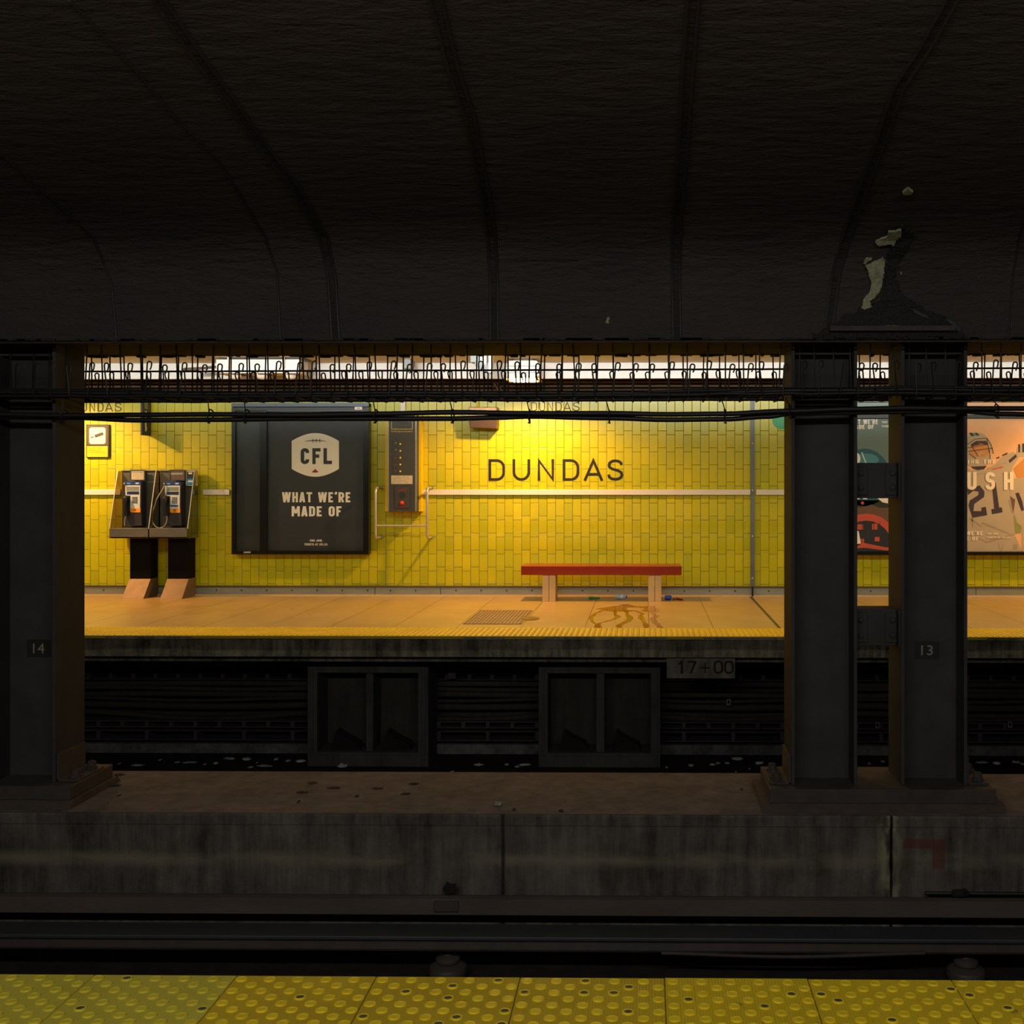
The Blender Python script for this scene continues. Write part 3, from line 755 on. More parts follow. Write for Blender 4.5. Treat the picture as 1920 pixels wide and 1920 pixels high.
base(XLc-0.12, PX(132, 7.2), 'thick dusty base plate under column 14', 0.02, 0.02)
base(PX(1443, 7.2), PX(1868, 7.2), 'long dusty base plate under the paired columns', 0.05, 0.05)
for (pa, pb) in ((868, 934), (1141, 1209)):
    words = 'upper' if pa < 1000 else 'lower'
    x0, x1 = XA+0.40, XBc; z1, z0 = PZ(pa, YF+0.1), PZ(pb, YF+0.1)
    t = thing('connector_box', words+' black riveted connector between the paired columns', 'connector', ((x0+x1)/2, YF+0.2, z0), 'riveted connectors')
    b = MB(); b.box(x0-0.0, x1+0.0, YF+0.10, YF+0.30, z0, z1); part('web', b, 'black_steel', t, bevel=0.003)
    for s, xx in ((1, x0), (-1, x1)):
        b = MB(); b.box(xx, xx+s*0.078, YF+0.088, YF+0.10, z0+0.02, z1-0.02); a = part('angle_plate', b, 'black_steel', t, bevel=0.003)
        for zz in (z0+0.065, z1-0.065):
            b = MB(); bolt(b, xx+s*0.036, YF+0.088, zz, 0.017, 0.016); part('rivet', b, 'black_steel', a, smooth=True)
    b = MB(); b.box(x1-0.012, x1, YF+0.02, YF+0.10, z0, z1); 
    part('end_plate', b, 'black_steel', t)
b = MB(); b.box(PX(1556, 7.05), PX(1790, 7.05), 7.03, 7.09, PZ(622, 7.05), PZ(613, 7.05))
solo('cap_plate', b, 'dusty_steel', 'flat steel cap plate edge above the paired columns', 'cap plate')

# ================================================================== OVERHEAD WIRES AND CABLES
def hanger(x, yb, yf, ztop, zbot, zc, lean, side, r, m, label, group, lean2=0.0):
    pts = [(x+lean2, yb, ztop), (x+lean2*0.4, yb, (ztop+zbot)/2), (x, yb, zbot+0.015), (x, yb-0.01, zbot), (x, yf+0.01, zbot-0.004), (x, yf, zbot+0.012), (x+lean*0.5, yf, (zbot+zc)/2), (x+lean, yf, zc-0.014)]
    c = 0.0135
    for a in range(20, 200, 26):
        t = math.radians(180-a); pts.append((x+lean+side*(c+c*math.cos(t)), yf, zc-0.014+c*1.1*math.sin(t)))
    pts.append((x+lean+side*(2*c-0.004), yf, zc-0.036)); pts.append((x+lean+side*(2*c-0.011), yf, zc-0.050))
    b = MB(); b.tube(pts, r, 5)
    return solo('wire_hanger', b, m, label, 'wire hanger', group)
ps = R
x = -4.35; k = 0
while x < 2.6:
    j = R.uniform(-0.012, 0.012)
    hanger(x+j, 7.34, 7.14, zb0, PZ(745, 7.2)+R.uniform(-.004, .004), PZ(680, 7.14)+R.uniform(-0.012, 0.012), R.uniform(-0.02, 0.02), 1, 0.0048, 'black_wire' if True else '',
           'bent wire cable hanger with a cane hook in the front row under the beam', 'wire hangers in the front row', R.uniform(-0.015, 0.015))
    x += 0.1125
x = -5.2
while x < 2.9:
    j = R.uniform(-0.012, 0.012)
    hanger(x+j, 8.12, 7.93+R.uniform(-0.004, 0.004), PZ(661, 8.12), PZ(751, 7.95), PZ(697, 7.93)+R.uniform(-0.008, 0.008), R.uniform(-0.015, 0.015), -1, 0.0050, 'black_wire',
           'bent wire cable hanger with a short hook in the rear row behind the beam', 'wire hangers in the rear row', R.uniform(-0.01, 0.01))
    x += 0.119
def rod(pts, r, words, name='support_rod', m='black_wire', cat='rod', group=None, n=8):
    b = MB(); b.tube(pts, r, n); return solo(name, b, m, words, cat, group)
rod([(-5.5, 7.10, zb0-0.012), (3.2, 7.10, zb0-0.014)], 0.006, 'thin grey rod under the front edge of the beam', m='grey_wire')
rod([(-6, 8.13, PZ(661, 8.13)), (3.6, 8.13, PZ(659, 8.13))], 0.010, 'thick dark rod carrying the rear row of hangers')
rod([(-6, 8.16, PZ(695.5, 8.16)), (PX(345, 8.16), 8.16, PZ(695.5, 8.16))], 0.0065, 'dark horizontal rod at mid height behind the hangers, left length')
rod([(PX(345, 8.16), 8.16, PZ(695.5, 8.16)), (3.6, 8.16, PZ(691, 8.16))], 0.0065, 'dark horizontal rod at mid height behind the hangers, long length')
def cable(name, ctrl, Y, r, words, group, m='black_cable', wob=0.0, n=10):
    pts = []
    for i in range(len(ctrl)-1):
        (x0, y0), (x1, y1) = ctrl[i], ctrl[i+1]
        for j in range(6):
            t = j/6; s = t*t*(3-2*t); pts.append(P(x0+(x1-x0)*t, y0+(y1-y0)*s, Y)+Vector((0, R.uniform(-wob, wob), R.uniform(-wob, wob))))
    pts.append(P(ctrl[-1][0], ctrl[-1][1], Y))
    b = MB(); b.tube(pts, r, n); return solo(name, b, m, words, 'cable', group, smooth=True)
GF = 'cables lying in the front hangers'
cable('cable', [(-60, 736), (400, 738), (900, 737), (1300, 738), (1480, 733), (1700, 731), (1990, 733)], 7.18, 0.013, 'black cable at the top front of the upper bundle', GF, wob=0.003)
cable('cable', [(-60, 742), (300, 743), (700, 742), (1100, 741), (1480, 738), (1700, 737), (1990, 740)], 7.152, 0.009, 'black cable under the top front one in the upper bundle', GF, wob=0.003)
cable('cable', [(-60, 731), (500, 736), (700, 735), (1100, 736), (1480, 730), (1700, 727), (1990, 726)], 7.27, 0.010, 'black cable at the back of the upper bundle', GF, wob=0.003)
cable('cable', [(-60, 742), (500, 742), (900, 740), (1300, 742), (1480, 738), (1990, 740)], 7.25, 0.012, 'black cable low in the middle of the upper bundle', GF, wob=0.003)
GR = 'cables lying in the rear hangers'
cable('cable', [(-200, 751), (300, 752), (700, 750), (1100, 749), (1500, 749), (2020, 749)], 7.98, 0.013, 'thick black cable in the rear hangers, nearest the front', GR, wob=0.003)
cable('cable', [(-200, 745), (300, 746), (700, 744), (1100, 745), (1500, 743), (2020, 744)], 8.03, 0.011, 'black cable lying on top in the rear hangers', GR, wob=0.003)
cable('cable', [(-200, 750), (300, 749), (700, 748), (1100, 749), (1500, 748), (2020, 748)], 8.09, 0.012, 'black cable at the back of the rear hangers', GR, wob=0.003)
GL = 'two lashed cables below the hangers'
cable('cable', [(-60, 777), (0, 777), (120, 779), (260, 778), (400, 777), (560, 778), (705, 776), (850, 773), (993, 775), (1142, 775), (1250, 777), (1360, 776), (1470, 771), (1600, 767), (1700, 765), (1820, 766), (1990, 766)], 7.21, 0.0155, 'upper of the two sagging lashed cables crossing the columns', GL)
cable('cable', [(-60, 782), (0, 782), (130, 783), (260, 788), (400, 787), (560, 785), (705, 785), (850, 785), (930, 783), (993, 781), (1142, 784), (1250, 787), (1360, 786), (1440, 781), (1480, 776), (1560, 774), (1700, 772), (1800, 771), (1880, 776), (1990, 779)], 7.25, 0.0155, 'lower of the two sagging lashed cables', GL)
for px in (121, 395, 463, 705, 849, 993, 1142, 1359, 1480, 1868):
    cy = 779 if px < 1400 else 770
    c = P(px, cy, 7.225); b = MB()
    lo = [c+Vector((0.004*math.sin(a*3), 0.047*math.cos(a), 0.037*math.sin(a))) for a in [2*math.pi*i/14 for i in range(15)]]
    b.tube(lo, 0.0045, 5)
    b.tube([c+Vector((0, -0.03, 0.03)), P(px-5, 752, 7.18), P(px-7, 745, 7.17)], 0.0035, 5)
    b.tube([c+Vector((0.0, -0.03, -0.032)), c+Vector((0.006, -0.035, -0.05)), c+Vector((-0.006, -0.03, -0.044))], 0.0055, 5)
    solo('cable_tie', b, 'black_wire', 'black wire tie lashing the two sagging cables', 'cable tie', 'wire ties on the lashed cables')

# ================================================================== FAR PLATFORM: CEILING ITEMS
def platform_lamp(x, words, power=122):
    t = thing('ceiling_lamp', words, 'lamp', (x, 14.72, 1.49), 'warm lamps over the far platform')
    w = 0.20; y0, y1 = 14.50, 14.90; zt, zb = 1.47, PZ(710, 14.6)
    b = MB(); b.prism([(x-w+0.03, zt), (x+w-0.03, zt), (x+w, zt-0.05), (x+w, zb+0.03), (x+w-0.02, zb), (x-w+0.02, zb), (x-w, zb+0.03), (x-w, zt-0.05)], 'y', y0, y1)
    part('housing', b, 'fixture_white', t, bevel=0.006)
    b = MB(); b.box(x-0.12, x+0.12, y0+0.06, y1-0.04, zt, 1.49); part('mount', b, 'frame_black', t)
    for dz in (0.06, 0.14):
        b = MB(); b.box(x-w-0.004, x+w+0.004, y0-0.005, y0, zb+dz, zb+dz+0.006); part('ridge', b, 'fixture_grey', t)
    b = MB(); b.prism([(x-w+0.03, zb), (x+w-0.03, zb), (x+w-0.05, zb-0.022), (x-w+0.05, zb-0.022)], 'y', y0+0.03, y1-0.03)
    part('lens', b, 'lamp_lens', t, 'glowing warm lens')
    for s in (-1, 1):
        b = MB(); b.box(x+s*(w-0.03), x+s*w, y0, y1-0.03, zb-0.022, zb); part('amber_edge', b, 'amber_glass', t, 'amber glass edge')
    warm_lamp(x, 14.72, zb-0.05, power)
LX = PX(983, 14.7)
platform_lamp(LX, 'white box lamp glowing warm under the platform ceiling')
platform_lamp(LX-6.15, 'white box lamp of the next bay, behind column 14')
platform_lamp(LX+7.7, 'white box lamp of the next bay, beyond the right edge', 120)

Y0 = 14.3
t = thing('hanging_light_box', 'long white hanging box with three round globes underneath', 'light fixture', (PX(482, Y0), Y0+0.2, PZ(700, Y0)))
b = MB(); b.box(PX(405, Y0), PX(561, Y0), Y0, Y0+0.38, PZ(699, Y0), PZ(673, Y0)); part('housing', b, 'fixture_white', t, bevel=0.005)
b = MB(); b.box(PX(414, Y0), PX(561, Y0)+.05, Y0+0.02, Y0+0.36, PZ(673, Y0), PZ(669, Y0)); part('top_tray', b, 'frame_black', t)
for px in (442, 492, 545):
    b = MB(); c = P(px, 705, Y0+0.12); b.lathe([(0.07, 0.012), (0.07, -0.03), (0.058, -0.05), (0.03, -0.062), (0.002, -0.066)], (c.x, c.y, PZ(701, Y0+.12)), 'z', 20); part('globe', b, 'globe_white', t, 'round milky globe', smooth=True)
    b = MB(); b.box(PX(px-9, Y0), PX(px+9, Y0), Y0+0.03, Y0+0.2, PZ(701.5, Y0), PZ(699, Y0)); part('rim', b, 'bronze_dark', t)
for px in (428, 532):
    b = MB(); c = P(px, 664, Y0-0.02); b.tube([(c.x, c.y, PZ(690, c.y)), (c.x, c.y, 1.49)], 0.0125, 10); part('hanger_rod', b, 'sign_white', t)
b = MB(); b.prism([(a.x, a.z) for a in (P(341, 694, Y0+.1), P(346, 690, Y0+.1), P(380, 688, Y0+.1), P(406, 686, Y0+.1), P(406, 690, Y0+.1), P(375, 693, Y0+.1), P(352, 698, Y0+.1))], 'y', Y0+0.08, Y0+0.12); part('arm', b, 'conduit_brown', t, 'dark pointed arm')
b = MB(); c = P(413, 684, Y0); b.lathe([(0.03, 0), (0.026, -0.006), (0.012, -0.009)], (c.x, Y0, c.z), 'y', 16); part('cap', b, 'fixture_white', t)

Yc = 14.5
t = thing('security_camera', 'small grey security camera hanging from the slatted ceiling', 'camera', (PX(764, Yc), Yc, PZ(690, Yc)))
b = MB(); b.box(PX(755, Yc), PX(770, Yc), Yc, Yc+0.22, PZ(691, Yc), PZ(672, Yc)); part('body', b, 'fixture_grey', t, bevel=0.008)
b = MB(); b.box(PX(755, Yc), PX(778, Yc), Yc-0.01, Yc+0.2, PZ(672, Yc), PZ(669, Yc)); b.box(PX(762, Yc), PX(772, Yc), Yc+0.04, Yc+0.12, PZ(669, Yc), 1.49); part('mount', b, 'bronze_dark', t)
b = MB(); b.tube([P(770, 674, Yc), P(777, 680, Yc), P(776, 688, Yc), P(768, 700, Yc), P(762, 693, Yc)], 0.006, 6); part('wire', b, 'black_wire', t)
Yd = 13.6
t = thing('ceiling_bracket', 'grey metal box with a slanted white bracket hanging from the ceiling', 'bracket', (PX(905, Yd), Yd, PZ(700, Yd)))
b = MB(); b.box(PX(882, Yd), PX(897, Yd), Yd, Yd+0.2, PZ(679, Yd), 1.49); part('box', b, 'fixture_grey', t, bevel=0.004)
b = MB(); b.box(PX(899, Yd), PX(911, Yd), Yd+0.05, Yd+0.12, PZ(684, Yd), 1.49); b.box(PX(916, Yd), PX(922, Yd), Yd+0.0, Yd+0.16, PZ(698, Yd), 1.49); part('hanger_plate', b, 'fixture_white', t)
b = MB(); b.prism([(a.x, a.z) for a in (P(890, 678, Yd), P(902, 679, Yd), P(921, 690, Yd), P(918, 701, Yd), P(910, 698, Yd), P(890, 686, Yd))], 'y', Yd+0.02, Yd+0.06); part('arm', b, 'fixture_grey', t)
# conduits in the dark recess
for i, (py, r, w) in enumerate(((716, 0.02, 'highest'), (724, 0.014, 'second highest'), (733, 0.022, 'second lowest'), (741, 0.016, 'lowest'))):
    z = PZ(py, 15.6); b = MB(); b.tube([(-9, 15.6, z), (8, 15.6, z)], r, 8)
    solo('conduit', b, 'conduit_brown', 'brown conduit in the recess above the tiles, '+w+' of four', 'conduit', 'conduits above the tiles')
b = MB(); b.tube([P(920, 708, 15.45), P(935, 733, 15.45)], 0.012, 6); b.tube([P(925, 706, 15.45), P(940, 731, 15.45)], 0.008, 6)
solo('brace', b, 'conduit_brown', 'slanted brown brace in the recess left of the lamp', 'brace')

# ================================================================== FAR WALL ITEMS
YW = WALLY
def name_sign(x0, spans, py0, py1, tpx, m, words, nm):
    t = thing(nm, words, 'station name', P(spans[0][0], py1, YW), 'station names on the tiled wall')
    for ch, (a, c) in zip('DUNDAS', spans):
        xa, xb = PX(a, YW), PX(c, YW); z0, z1 = PZ(py1, YW), PZ(py0, YW); h = z1-z0; w = (xb-xa)/h; th = tpx/(py1-py0)
        b = MB()
        for k_, (pts, cl) in enumerate(glyph(ch, w, th, min(w, 1)*0.5 if ch != 'S' else 0.3)):
            ribbon(b, pts, cl, th, lambda p, f: (xa+p.x*h, YW-(0.004+0.0004*k_ if f else 0.0005), z0+p.y*h), 'x', 0)
        part('letter', b, m, t, 'letter '+ch)
name_sign(0, [(916, 947), (961, 994), (1008, 1039), (1055, 1086), (1094, 1131), (1138, 1169)], 861, 901.5, 5.0, 'letter_black', 'large black station name DUNDAS set into the yellow tiles', 'station_name')
name_sign(0, [(996, 1007), (1011, 1022), (1027, 1037), (1042, 1053), (1056, 1071), (1074, 1087)], 754, 771, 1.6, 'letter_faint', 'small faint station name DUNDAS high on the tiles, right one', 'station_name')
name_sign(0, [(137, 148), (152, 163), (168, 178), (183, 194), (197, 212), (215, 228)], 754, 771, 1.6, 'letter_faint', 'small faint station name DUNDAS high on the tiles beside column 14', 'station_name')

# big black advertising case
def ring(b, x0, x1, z0, z1, y0, y1, w, m='x', wb=None):
    wb = wb or w
    b.box(x0, x0+w, y0, y1, z0, z1, m); b.box(x1-w, x1, y0, y1, z0, z1, m); b.box(x0+w, x1-w, y0, y1, z1-w, z1, m); b.box(x0+w, x1-w, y0, y1, z0, z0+wb, m)
YP = 15.60
t = thing('poster_case', 'large black glazed poster case with a league advert and a narrow empty side bay', 'poster case', P(562, 1040, YP))
X = lambda p, Y=YP: PX(p, Y)
Z = lambda p, Y=YP: PZ(p, Y)
b = MB(); b.box(X(434), X(691), YP+0.05, YW, Z(1040), Z(756)); part('back_box', b, 'frame_black', t)
b = MB(); ring(b, X(434), X(691), Z(1040), Z(763), YP, YP+0.05, X(441)-X(434)); b.box(X(487), X(500), YP-0.004, YP+0.05, Z(1034), Z(770)); b.box(X(681), X(685), YP, YP+.05, Z(1034), Z(770)); part('frame', b, 'frame_black', t, bevel=0.003)
b = MB(); b.box(X(434), X(691), YP-0.006, YW, Z(762), Z(755)); b.box(X(500), X(684), YP-0.004, YP, Z(771), Z(769.5)); part('top_rail', b, 'frame_grey', t)
b = MB(); b.box(X(441), X(487), YP+0.045, YP+0.05, Z(1034), Z(768)); part('side_panel', b, 'poster_panel', t, 'dark empty side bay')
b = MB(); b.box(X(665), X(679), YP-0.003, YP, Z(768), Z(762.5), 'sign_white'); font_text(b, '43', X(669), X(675), Z(767), Z(763.7), YP-0.003, 'sign_ink'); part('number_tag', b, 'sign_white', t)
b = MB(); b.box(X(457), X(470), YP-0.003, YP, Z(1037.5), Z(1034.5)); part('maker_tag', b, 'fixture_grey', t)
YS = YP+0.045
b = MB(); b.box(X(500), X(681), YS, YS+0.005, Z(1034), Z(768), 'poster_charcoal')
badge = poly([(547, 827)], YS)
top = [(547+(88.5)*i/16, 827-15*math.sin(math.pi*i/16)**0.9) for i in range(17)]
bot = [(635.5-(88.5)*i/16, 879+15*math.sin(math.pi*i/16)**0.9) for i in range(17)]
b.plate(poly(top+bot, YS), YS, 0.002, 'print_white')
yy = YS-0.002
for ch, a, c in (('C', 562, 578), ('F', 584, 600), ('L', 605, 621.5)):
    letters(b, ch, X(a), X(c), Z(870), Z(840), yy, t=0.21, w=0.5, rr=0.14, m='poster_charcoal') if ch == 'C' else letters(b, ch, X(a), X(c), Z(870), Z(840), yy, t=0.21, w=0.62, rr=0.1, m='poster_charcoal')
b.plate(poly([(570, 828)]+[(570+43*i/10, 827.5-2.6*math.sin(math.pi*i/10)) for i in range(1, 10)]+[(613, 828)]+[(613-43*i/10, 828-1.2*math.sin(math.pi*i/10)) for i in range(1, 10)], yy), yy, 0.001, 'poster_charcoal')
for px in (585, 591.5, 598): b.box(X(px-0.6), X(px+0.6), yy-0.001, yy, Z(829.5), Z(822.5), 'poster_charcoal')
leaf = [(585, 884), (587.5, 883), (586.5, 881.8), (589, 882), (589.6, 880), (591, 878.7), (592.4, 880), (593, 882), (595.5, 881.8), (594.5, 883), (597, 884), (596, 886), (586, 886)]
b.plate(poly(leaf, yy), yy, 0.001, 'print_red')
letters(b, "WHAT WE'RE", X(527), X(656), Z(942), Z(923), YS, t=0.19, w=0.5, rr=0.16, gap=0.13, m='print_white')
letters(b, "MADE OF", X(545), X(639), Z(968.5), Z(949.5), YS, t=0.19, w=0.5, rr=0.16, gap=0.13, m='print_white')
letters(b, "THIS JUNE.", X(579), X(603), Z(1016), Z(1012.3), YS, t=0.24, w=0.7, rr=0.16, gap=0.2, m='print_white')
letters(b, "TICKETS AT CFL.CA", X(569), X(612), Z(1023.3), Z(1019.5), YS, t=0.24, w=0.7, rr=0.16, gap=0.2, m='print_white')
part('poster_sheet', b, 'poster_charcoal', t, 'charcoal printed poster with a pale league badge')
b = MB(); b.box(X(441), X(681), YP+0.012, YP+0.016, Z(1034), Z(768)); part('glass_pane', b, 'poster_glass', t)

# right hand posters, teal and peach
def poster_frame(pa, pb, words, cat='poster'):
    t = thing('wall_poster', words, cat, P((pa+pb)/2, 1040, YP), 'backlit style posters on the right')
    b = MB(); b.box(X(pa), X(pb), YP+0.05, YW, Z(1040), Z(750)); part('back_box', b, 'frame_black', t)
    b = MB(); ring(b, X(pa), X(pb), Z(1040), Z(750), YP, YP+0.05, X(pa+5)-X(pa)); b.box(X(pa), X(pb), YP-0.002, YP+0.05, Z(785), Z(778)); part('frame', b, 'frame_black', t, bevel=0.003)
    b = MB(); b.box(X(pa+5), X(pb-5), YP+0.03, YP+0.05, Z(778), Z(752)); part('header_panel', b, 'teal_pale' if pa < 1700 else 'peach', t, 'pale strip above the poster')
    return t
def M2(n, c, **k): mat(n, c, 0.5, var=0.04, **k)
M2('teal_pale', '#8fa6a8'); M2('peach', '#e8b483'); M2('peach_hi', '#f2c495'); M2('teal_grey', '#6f8482'); M2('helmet_teal', '#1f5f6e'); M2('helmet_hi', '#4d8f9c'); M2('cap_coral', '#c9543f')
M2('cap_navy', '#22252f'); M2('skin_print', '#c98a45'); M2('jersey', '#b3a48c'); M2('jersey_dark', '#a09279'); M2('ink_plum', '#3c2e36'); M2('grass_print', '#8d8f50'); M2('dark_olive', '#23261f'); M2('brown_print', '#6a4c36')
M2('grey_hi', '#9aa6a2')
t = poster_frame(1568, 1722, 'teal football poster seen between the paired columns')
b = MB(); b.box(X(1573), X(1717), YS, YS+0.005, Z(1034), Z(784), 'teal_grey')
sh = lambda pts, m, k=0: b.plate(poly([(min(max(a, 1573), 2024) if k < 90 else a, min(max(c, 784), 1034)) for a, c in pts], YS), YS-0.0006*k, 0.0006, m)
el = lambda cx, cy, rx, ry, m, k=0, a0=0, a1=360: sh([(cx+rx*math.cos(math.radians(a0+(a1-a0)*i/24)), cy+ry*math.sin(math.radians(a0+(a1-a0)*i/24))) for i in range(24 if a1-a0 == 360 else 25)], m, k)
sh([(1573, 920), (1717, 920), (1717, 938), (1573, 938)], 'dark_olive')
sh([(1573, 938), (1717, 938), (1717, 1034), (1573, 1034)], 'brown_print')
el(1620, 895, 50, 54, 'helmet_teal', 1); el(1622, 862, 26, 12, 'helmet_hi', 2); el(1604, 860, 9, 12, 'print_white', 3)
for i in range(9): el(1616+i*0.9, 849+i*2.3, 1.1, 1.1, 'print_white', 3)
sh([(1605, 934), (1612, 934), (1612, 936), (1605, 936)], 'print_white', 2); sh([(1618, 934), (1626, 934), (1626, 936), (1618, 936)], 'print_white', 2); sh([(1645, 934), (1665, 934), (1665, 944), (1655, 942)], 'print_white', 2)
el(1617, 943, 3, 3, 'cap_coral', 2)
sh([(1573, 936), (1606, 952), (1625, 949), (1634, 946), (1650, 952), (1717, 951), (1717, 938), (1573, 938)], 'dark_olive', 1)
el(1625, 1020, 58, 57, 'cap_coral', 2); el(1624, 1028, 50, 52, 'cap_navy', 3)
for (a, c, w_, h_) in ((1607, 983, 11, 10), (1635, 982, 10, 11), (1640, 1007, 9, 8), (1612, 1010, 8, 9)): sh([(a, c), (a+w_, c), (a+w_, c+h_), (a, c+h_)], 'cap_coral', 4)
for k_ in range(5): sh([(1605+k_*11, 978), (1606+k_*11, 978), (1606+k_*11, 1018), (1605+k_*11, 1018)], 'ink_plum', 5)
sh([(1600, 992), (1610, 996), (1614, 1020), (1606, 1024), (1598, 1022)], 'print_white', 5)
sh([(1573, 1026), (1620, 1018), (1660, 1026), (1717, 1034), (1573, 1034)], 'cap_coral', 5); sh([(1573, 1031), (1620, 1027), (1660, 1032), (1717, 1034), (1573, 1034)], 'cap_navy', 6)
letters(b, "WHAT WE'RE", X(1589), X(1647.5), Z(795.5), Z(786.5), YS, t=0.19, w=0.5, rr=0.16, gap=0.13, m='print_white')
letters(b, "MADE OF", X(1596), X(1640), Z(804.5), Z(796.8), YS, t=0.19, w=0.5, rr=0.16, gap=0.13, m='print_white')
letters(b, "THIS JUNE.", X(1654.5), X(1680), Z(793.5), Z(790), YS, t=0.24, w=0.7, rr=0.16, gap=0.2, m='print_white')
letters(b, "TICKETS AT CFL.CA", X(1654.5), X(1700), Z(801), Z(797.6), YS, t=0.24, w=0.7, rr=0.16, gap=0.2, m='print_white')
part('poster_sheet', b, 'teal_grey', t)
t = poster_frame(1724, 2030, 'peach football poster with jersey number 21 at the right edge')
b = MB(); b.box(X(1729), X(2025), YS, YS+0.005, Z(1034), Z(784), 'peach')
def Q(pts): return [(1800+a/6, 740+c/6) for a, c in pts]
sh2 = lambda pts, m, k=0: sh(Q(pts), m, k)
# first figure: torso, shoulders, trousers, helmet, face
sh2([(-160, 830), (40, 800), (130, 850), (280, 850), (380, 800), (470, 700), (600, 640), (670, 700), (600, 800), (560, 940), (600, 1120), (610, 1300), (640, 1560), (560, 1620), (420, 1660), (100, 1660), (60, 1560), (40, 1300), (-160, 1260)], 'jersey', 1)
sh2([(60, 1560), (160, 1640), (420, 1660), (620, 1590), (700, 1764), (80, 1764)], 'jersey', 2)
sh2([(60, 1540), (300, 1650), (610, 1560), (610, 1580), (300, 1672), (80, 1570)], 'jersey_dark', 3)
for l in (((110, 1380), (250, 1480), (240, 1490), (100, 1400)), ((250, 1430), (560, 1560), (555, 1570), (240, 1450)), ((130, 1270), (150, 1500), (140, 1500), (120, 1290)), ((560, 1180), (600, 1330), (580, 1330), (545, 1190)),
          ((300, 830), (520, 760), (522, 766), (302, 838)), ((420, 1670), (450, 1764), (460, 1764), (430, 1670)), ((480, 1680), (460, 1764), (468, 1764), (492, 1680)), ((150, 900), (290, 880), (292, 886), (152, 908)), ((470, 880), (545, 900), (545, 906), (470, 888))):
    sh2(l, 'jersey_dark', 4)
sh2([(120, 810), (300, 800), (270, 840), (200, 850), (150, 835)], 'ink_plum', 3)
sh(Q([(190+155*math.cos(math.radians(a)), 590+165*math.sin(math.radians(a))) for a in range(150, 395, 12)]+[(330, 680), (350, 740), (300, 790), (220, 800), (70, 810)]), 'jersey', 4)
sh2([(100, 620), (130, 560), (190, 520), (280, 530), (320, 590), (320, 660), (280, 700), (190, 705), (120, 670)], 'skin_print', 5)
sh2([(120, 560), (180, 520), (290, 520), (320, 560), (300, 570), (220, 545), (130, 590)], 'ink_plum', 6)
sh2([(190, 680), (230, 640), (270, 650), (280, 670), (240, 665), (210, 695)], 'jersey', 7)
sh2([(160, 560), (230, 550), (232, 560), (162, 574)], 'ink_plum', 7)
def line(a, c, w, m, k):
    (x0, y0), (x1, y1) = a, c; d = math.hypot(x1-x0, y1-y0); nx_, ny_ = -(y1-y0)/d*w/2, (x1-x0)/d*w/2
    sh2([(x0+nx_, y0+ny_), (x1+nx_, y1+ny_), (x1-nx_, y1-ny_), (x0-nx_, y0-ny_)], m, k)
for a, c in (((80, 560), (170, 500)), ((170, 500), (300, 490)), ((300, 490), (350, 560)), ((350, 560), (375, 665)), ((90, 640), (370, 600)), ((100, 660), (180, 720)), ((120, 560), (200, 690)), ((300, 500), (330, 650)), ((330, 620), (340, 720)), ((85, 600), (300, 560))):
    line(a, c, 7, 'cap_navy', 8)
sh2([(100, 430), (130, 428), (160, 462), (130, 470)], 'cap_navy', 7); sh2([(165, 430), (190, 430), (220, 460), (190, 462)], 'cap_navy', 7); sh2([(134, 430), (160, 430), (188, 461), (162, 463)], 'helmet_hi', 7)
# number 21 on the jersey
for s in (((80, 1070), (160, 1040), (220, 1020), (275, 1090), (270, 1150), (160, 1230), (150, 1310), (240, 1310), (240, 1270), (290, 1262), (305, 1355), (140, 1385), (95, 1250), (110, 1190), (205, 1130), (210, 1090), (150, 1080), (90, 1130)),
          ((330, 1030), (400, 985), (440, 1270), (470, 1268), (478, 1322), (360, 1345), (352, 1288), (385, 1285), (362, 1050))): sh2(s, 'ink_plum', 5)
# second figure at the edge
sh2([(640, 600), (720, 550), (900, 540), (900, 700), (720, 700), (640, 690)], 'jersey', 4); sh2([(655, 560), (675, 556), (675, 650), (655, 650)], 'cap_navy', 5); sh2([(700, 550), (720, 548), (720, 648), (700, 650)], 'cap_navy', 5)
sh2([(600, 830), (720, 720), (900, 720), (900, 960), (640, 930)], 'skin_print', 3); sh2([(580, 950), (700, 930), (900, 940), (900, 1764), (700, 1764), (690, 1480), (640, 1440), (560, 1180)], 'jersey', 4)
sh2([(620, 1110), (660, 1100), (700, 1200), (720, 1300), (690, 1310), (650, 1200)], 'ink_plum', 5); sh2([(560, 1140), (620, 1180), (600, 1330)], 'brown_print', 5); sh2([(600, 1350), (690, 1480), (680, 1560), (620, 1560)], 'grass_print', 3)
sh2([(545, 740), (625, 670), (640, 700), (560, 770)], 'ink_plum', 3); sh2([(405, 710), (440, 695), (445, 712), (410, 722)], 'ink_plum', 3); sh2([(470, 680), (530, 650), (535, 668), (480, 692)], 'ink_plum', 3)
sh2([(355, 835), (480, 805), (482, 822), (357, 848)], 'cap_coral', 3)
b.plate([(P(a, c, YS).x, P(a, c, YS).z) for a, c in Q([(620+28*math.cos(i*.5), 1712+36*math.sin(i*.5)) for i in range(12)])], YS, 0.003, 'jersey_dark')
yq = YS-0.006
letters(b, 'BRING THE', X(1797, YS), X(1866.5, YS), Z(869.5), Z(862), yq, t=0.2, w=0.5, rr=0.16, gap=0.2, m='print_cream')
letters(b, 'RUSH', X(1780), X(1902), Z(918.5), Z(885), yq, t=0.19, w=0.5, rr=0.17, gap=0.46, m='print_cream')
letters(b, "WHAT WE'RE", X(1778), X(1844.5), Z(1003), Z(995.5), yq, t=0.19, w=0.5, rr=0.16, gap=0.13, m='print_cream')
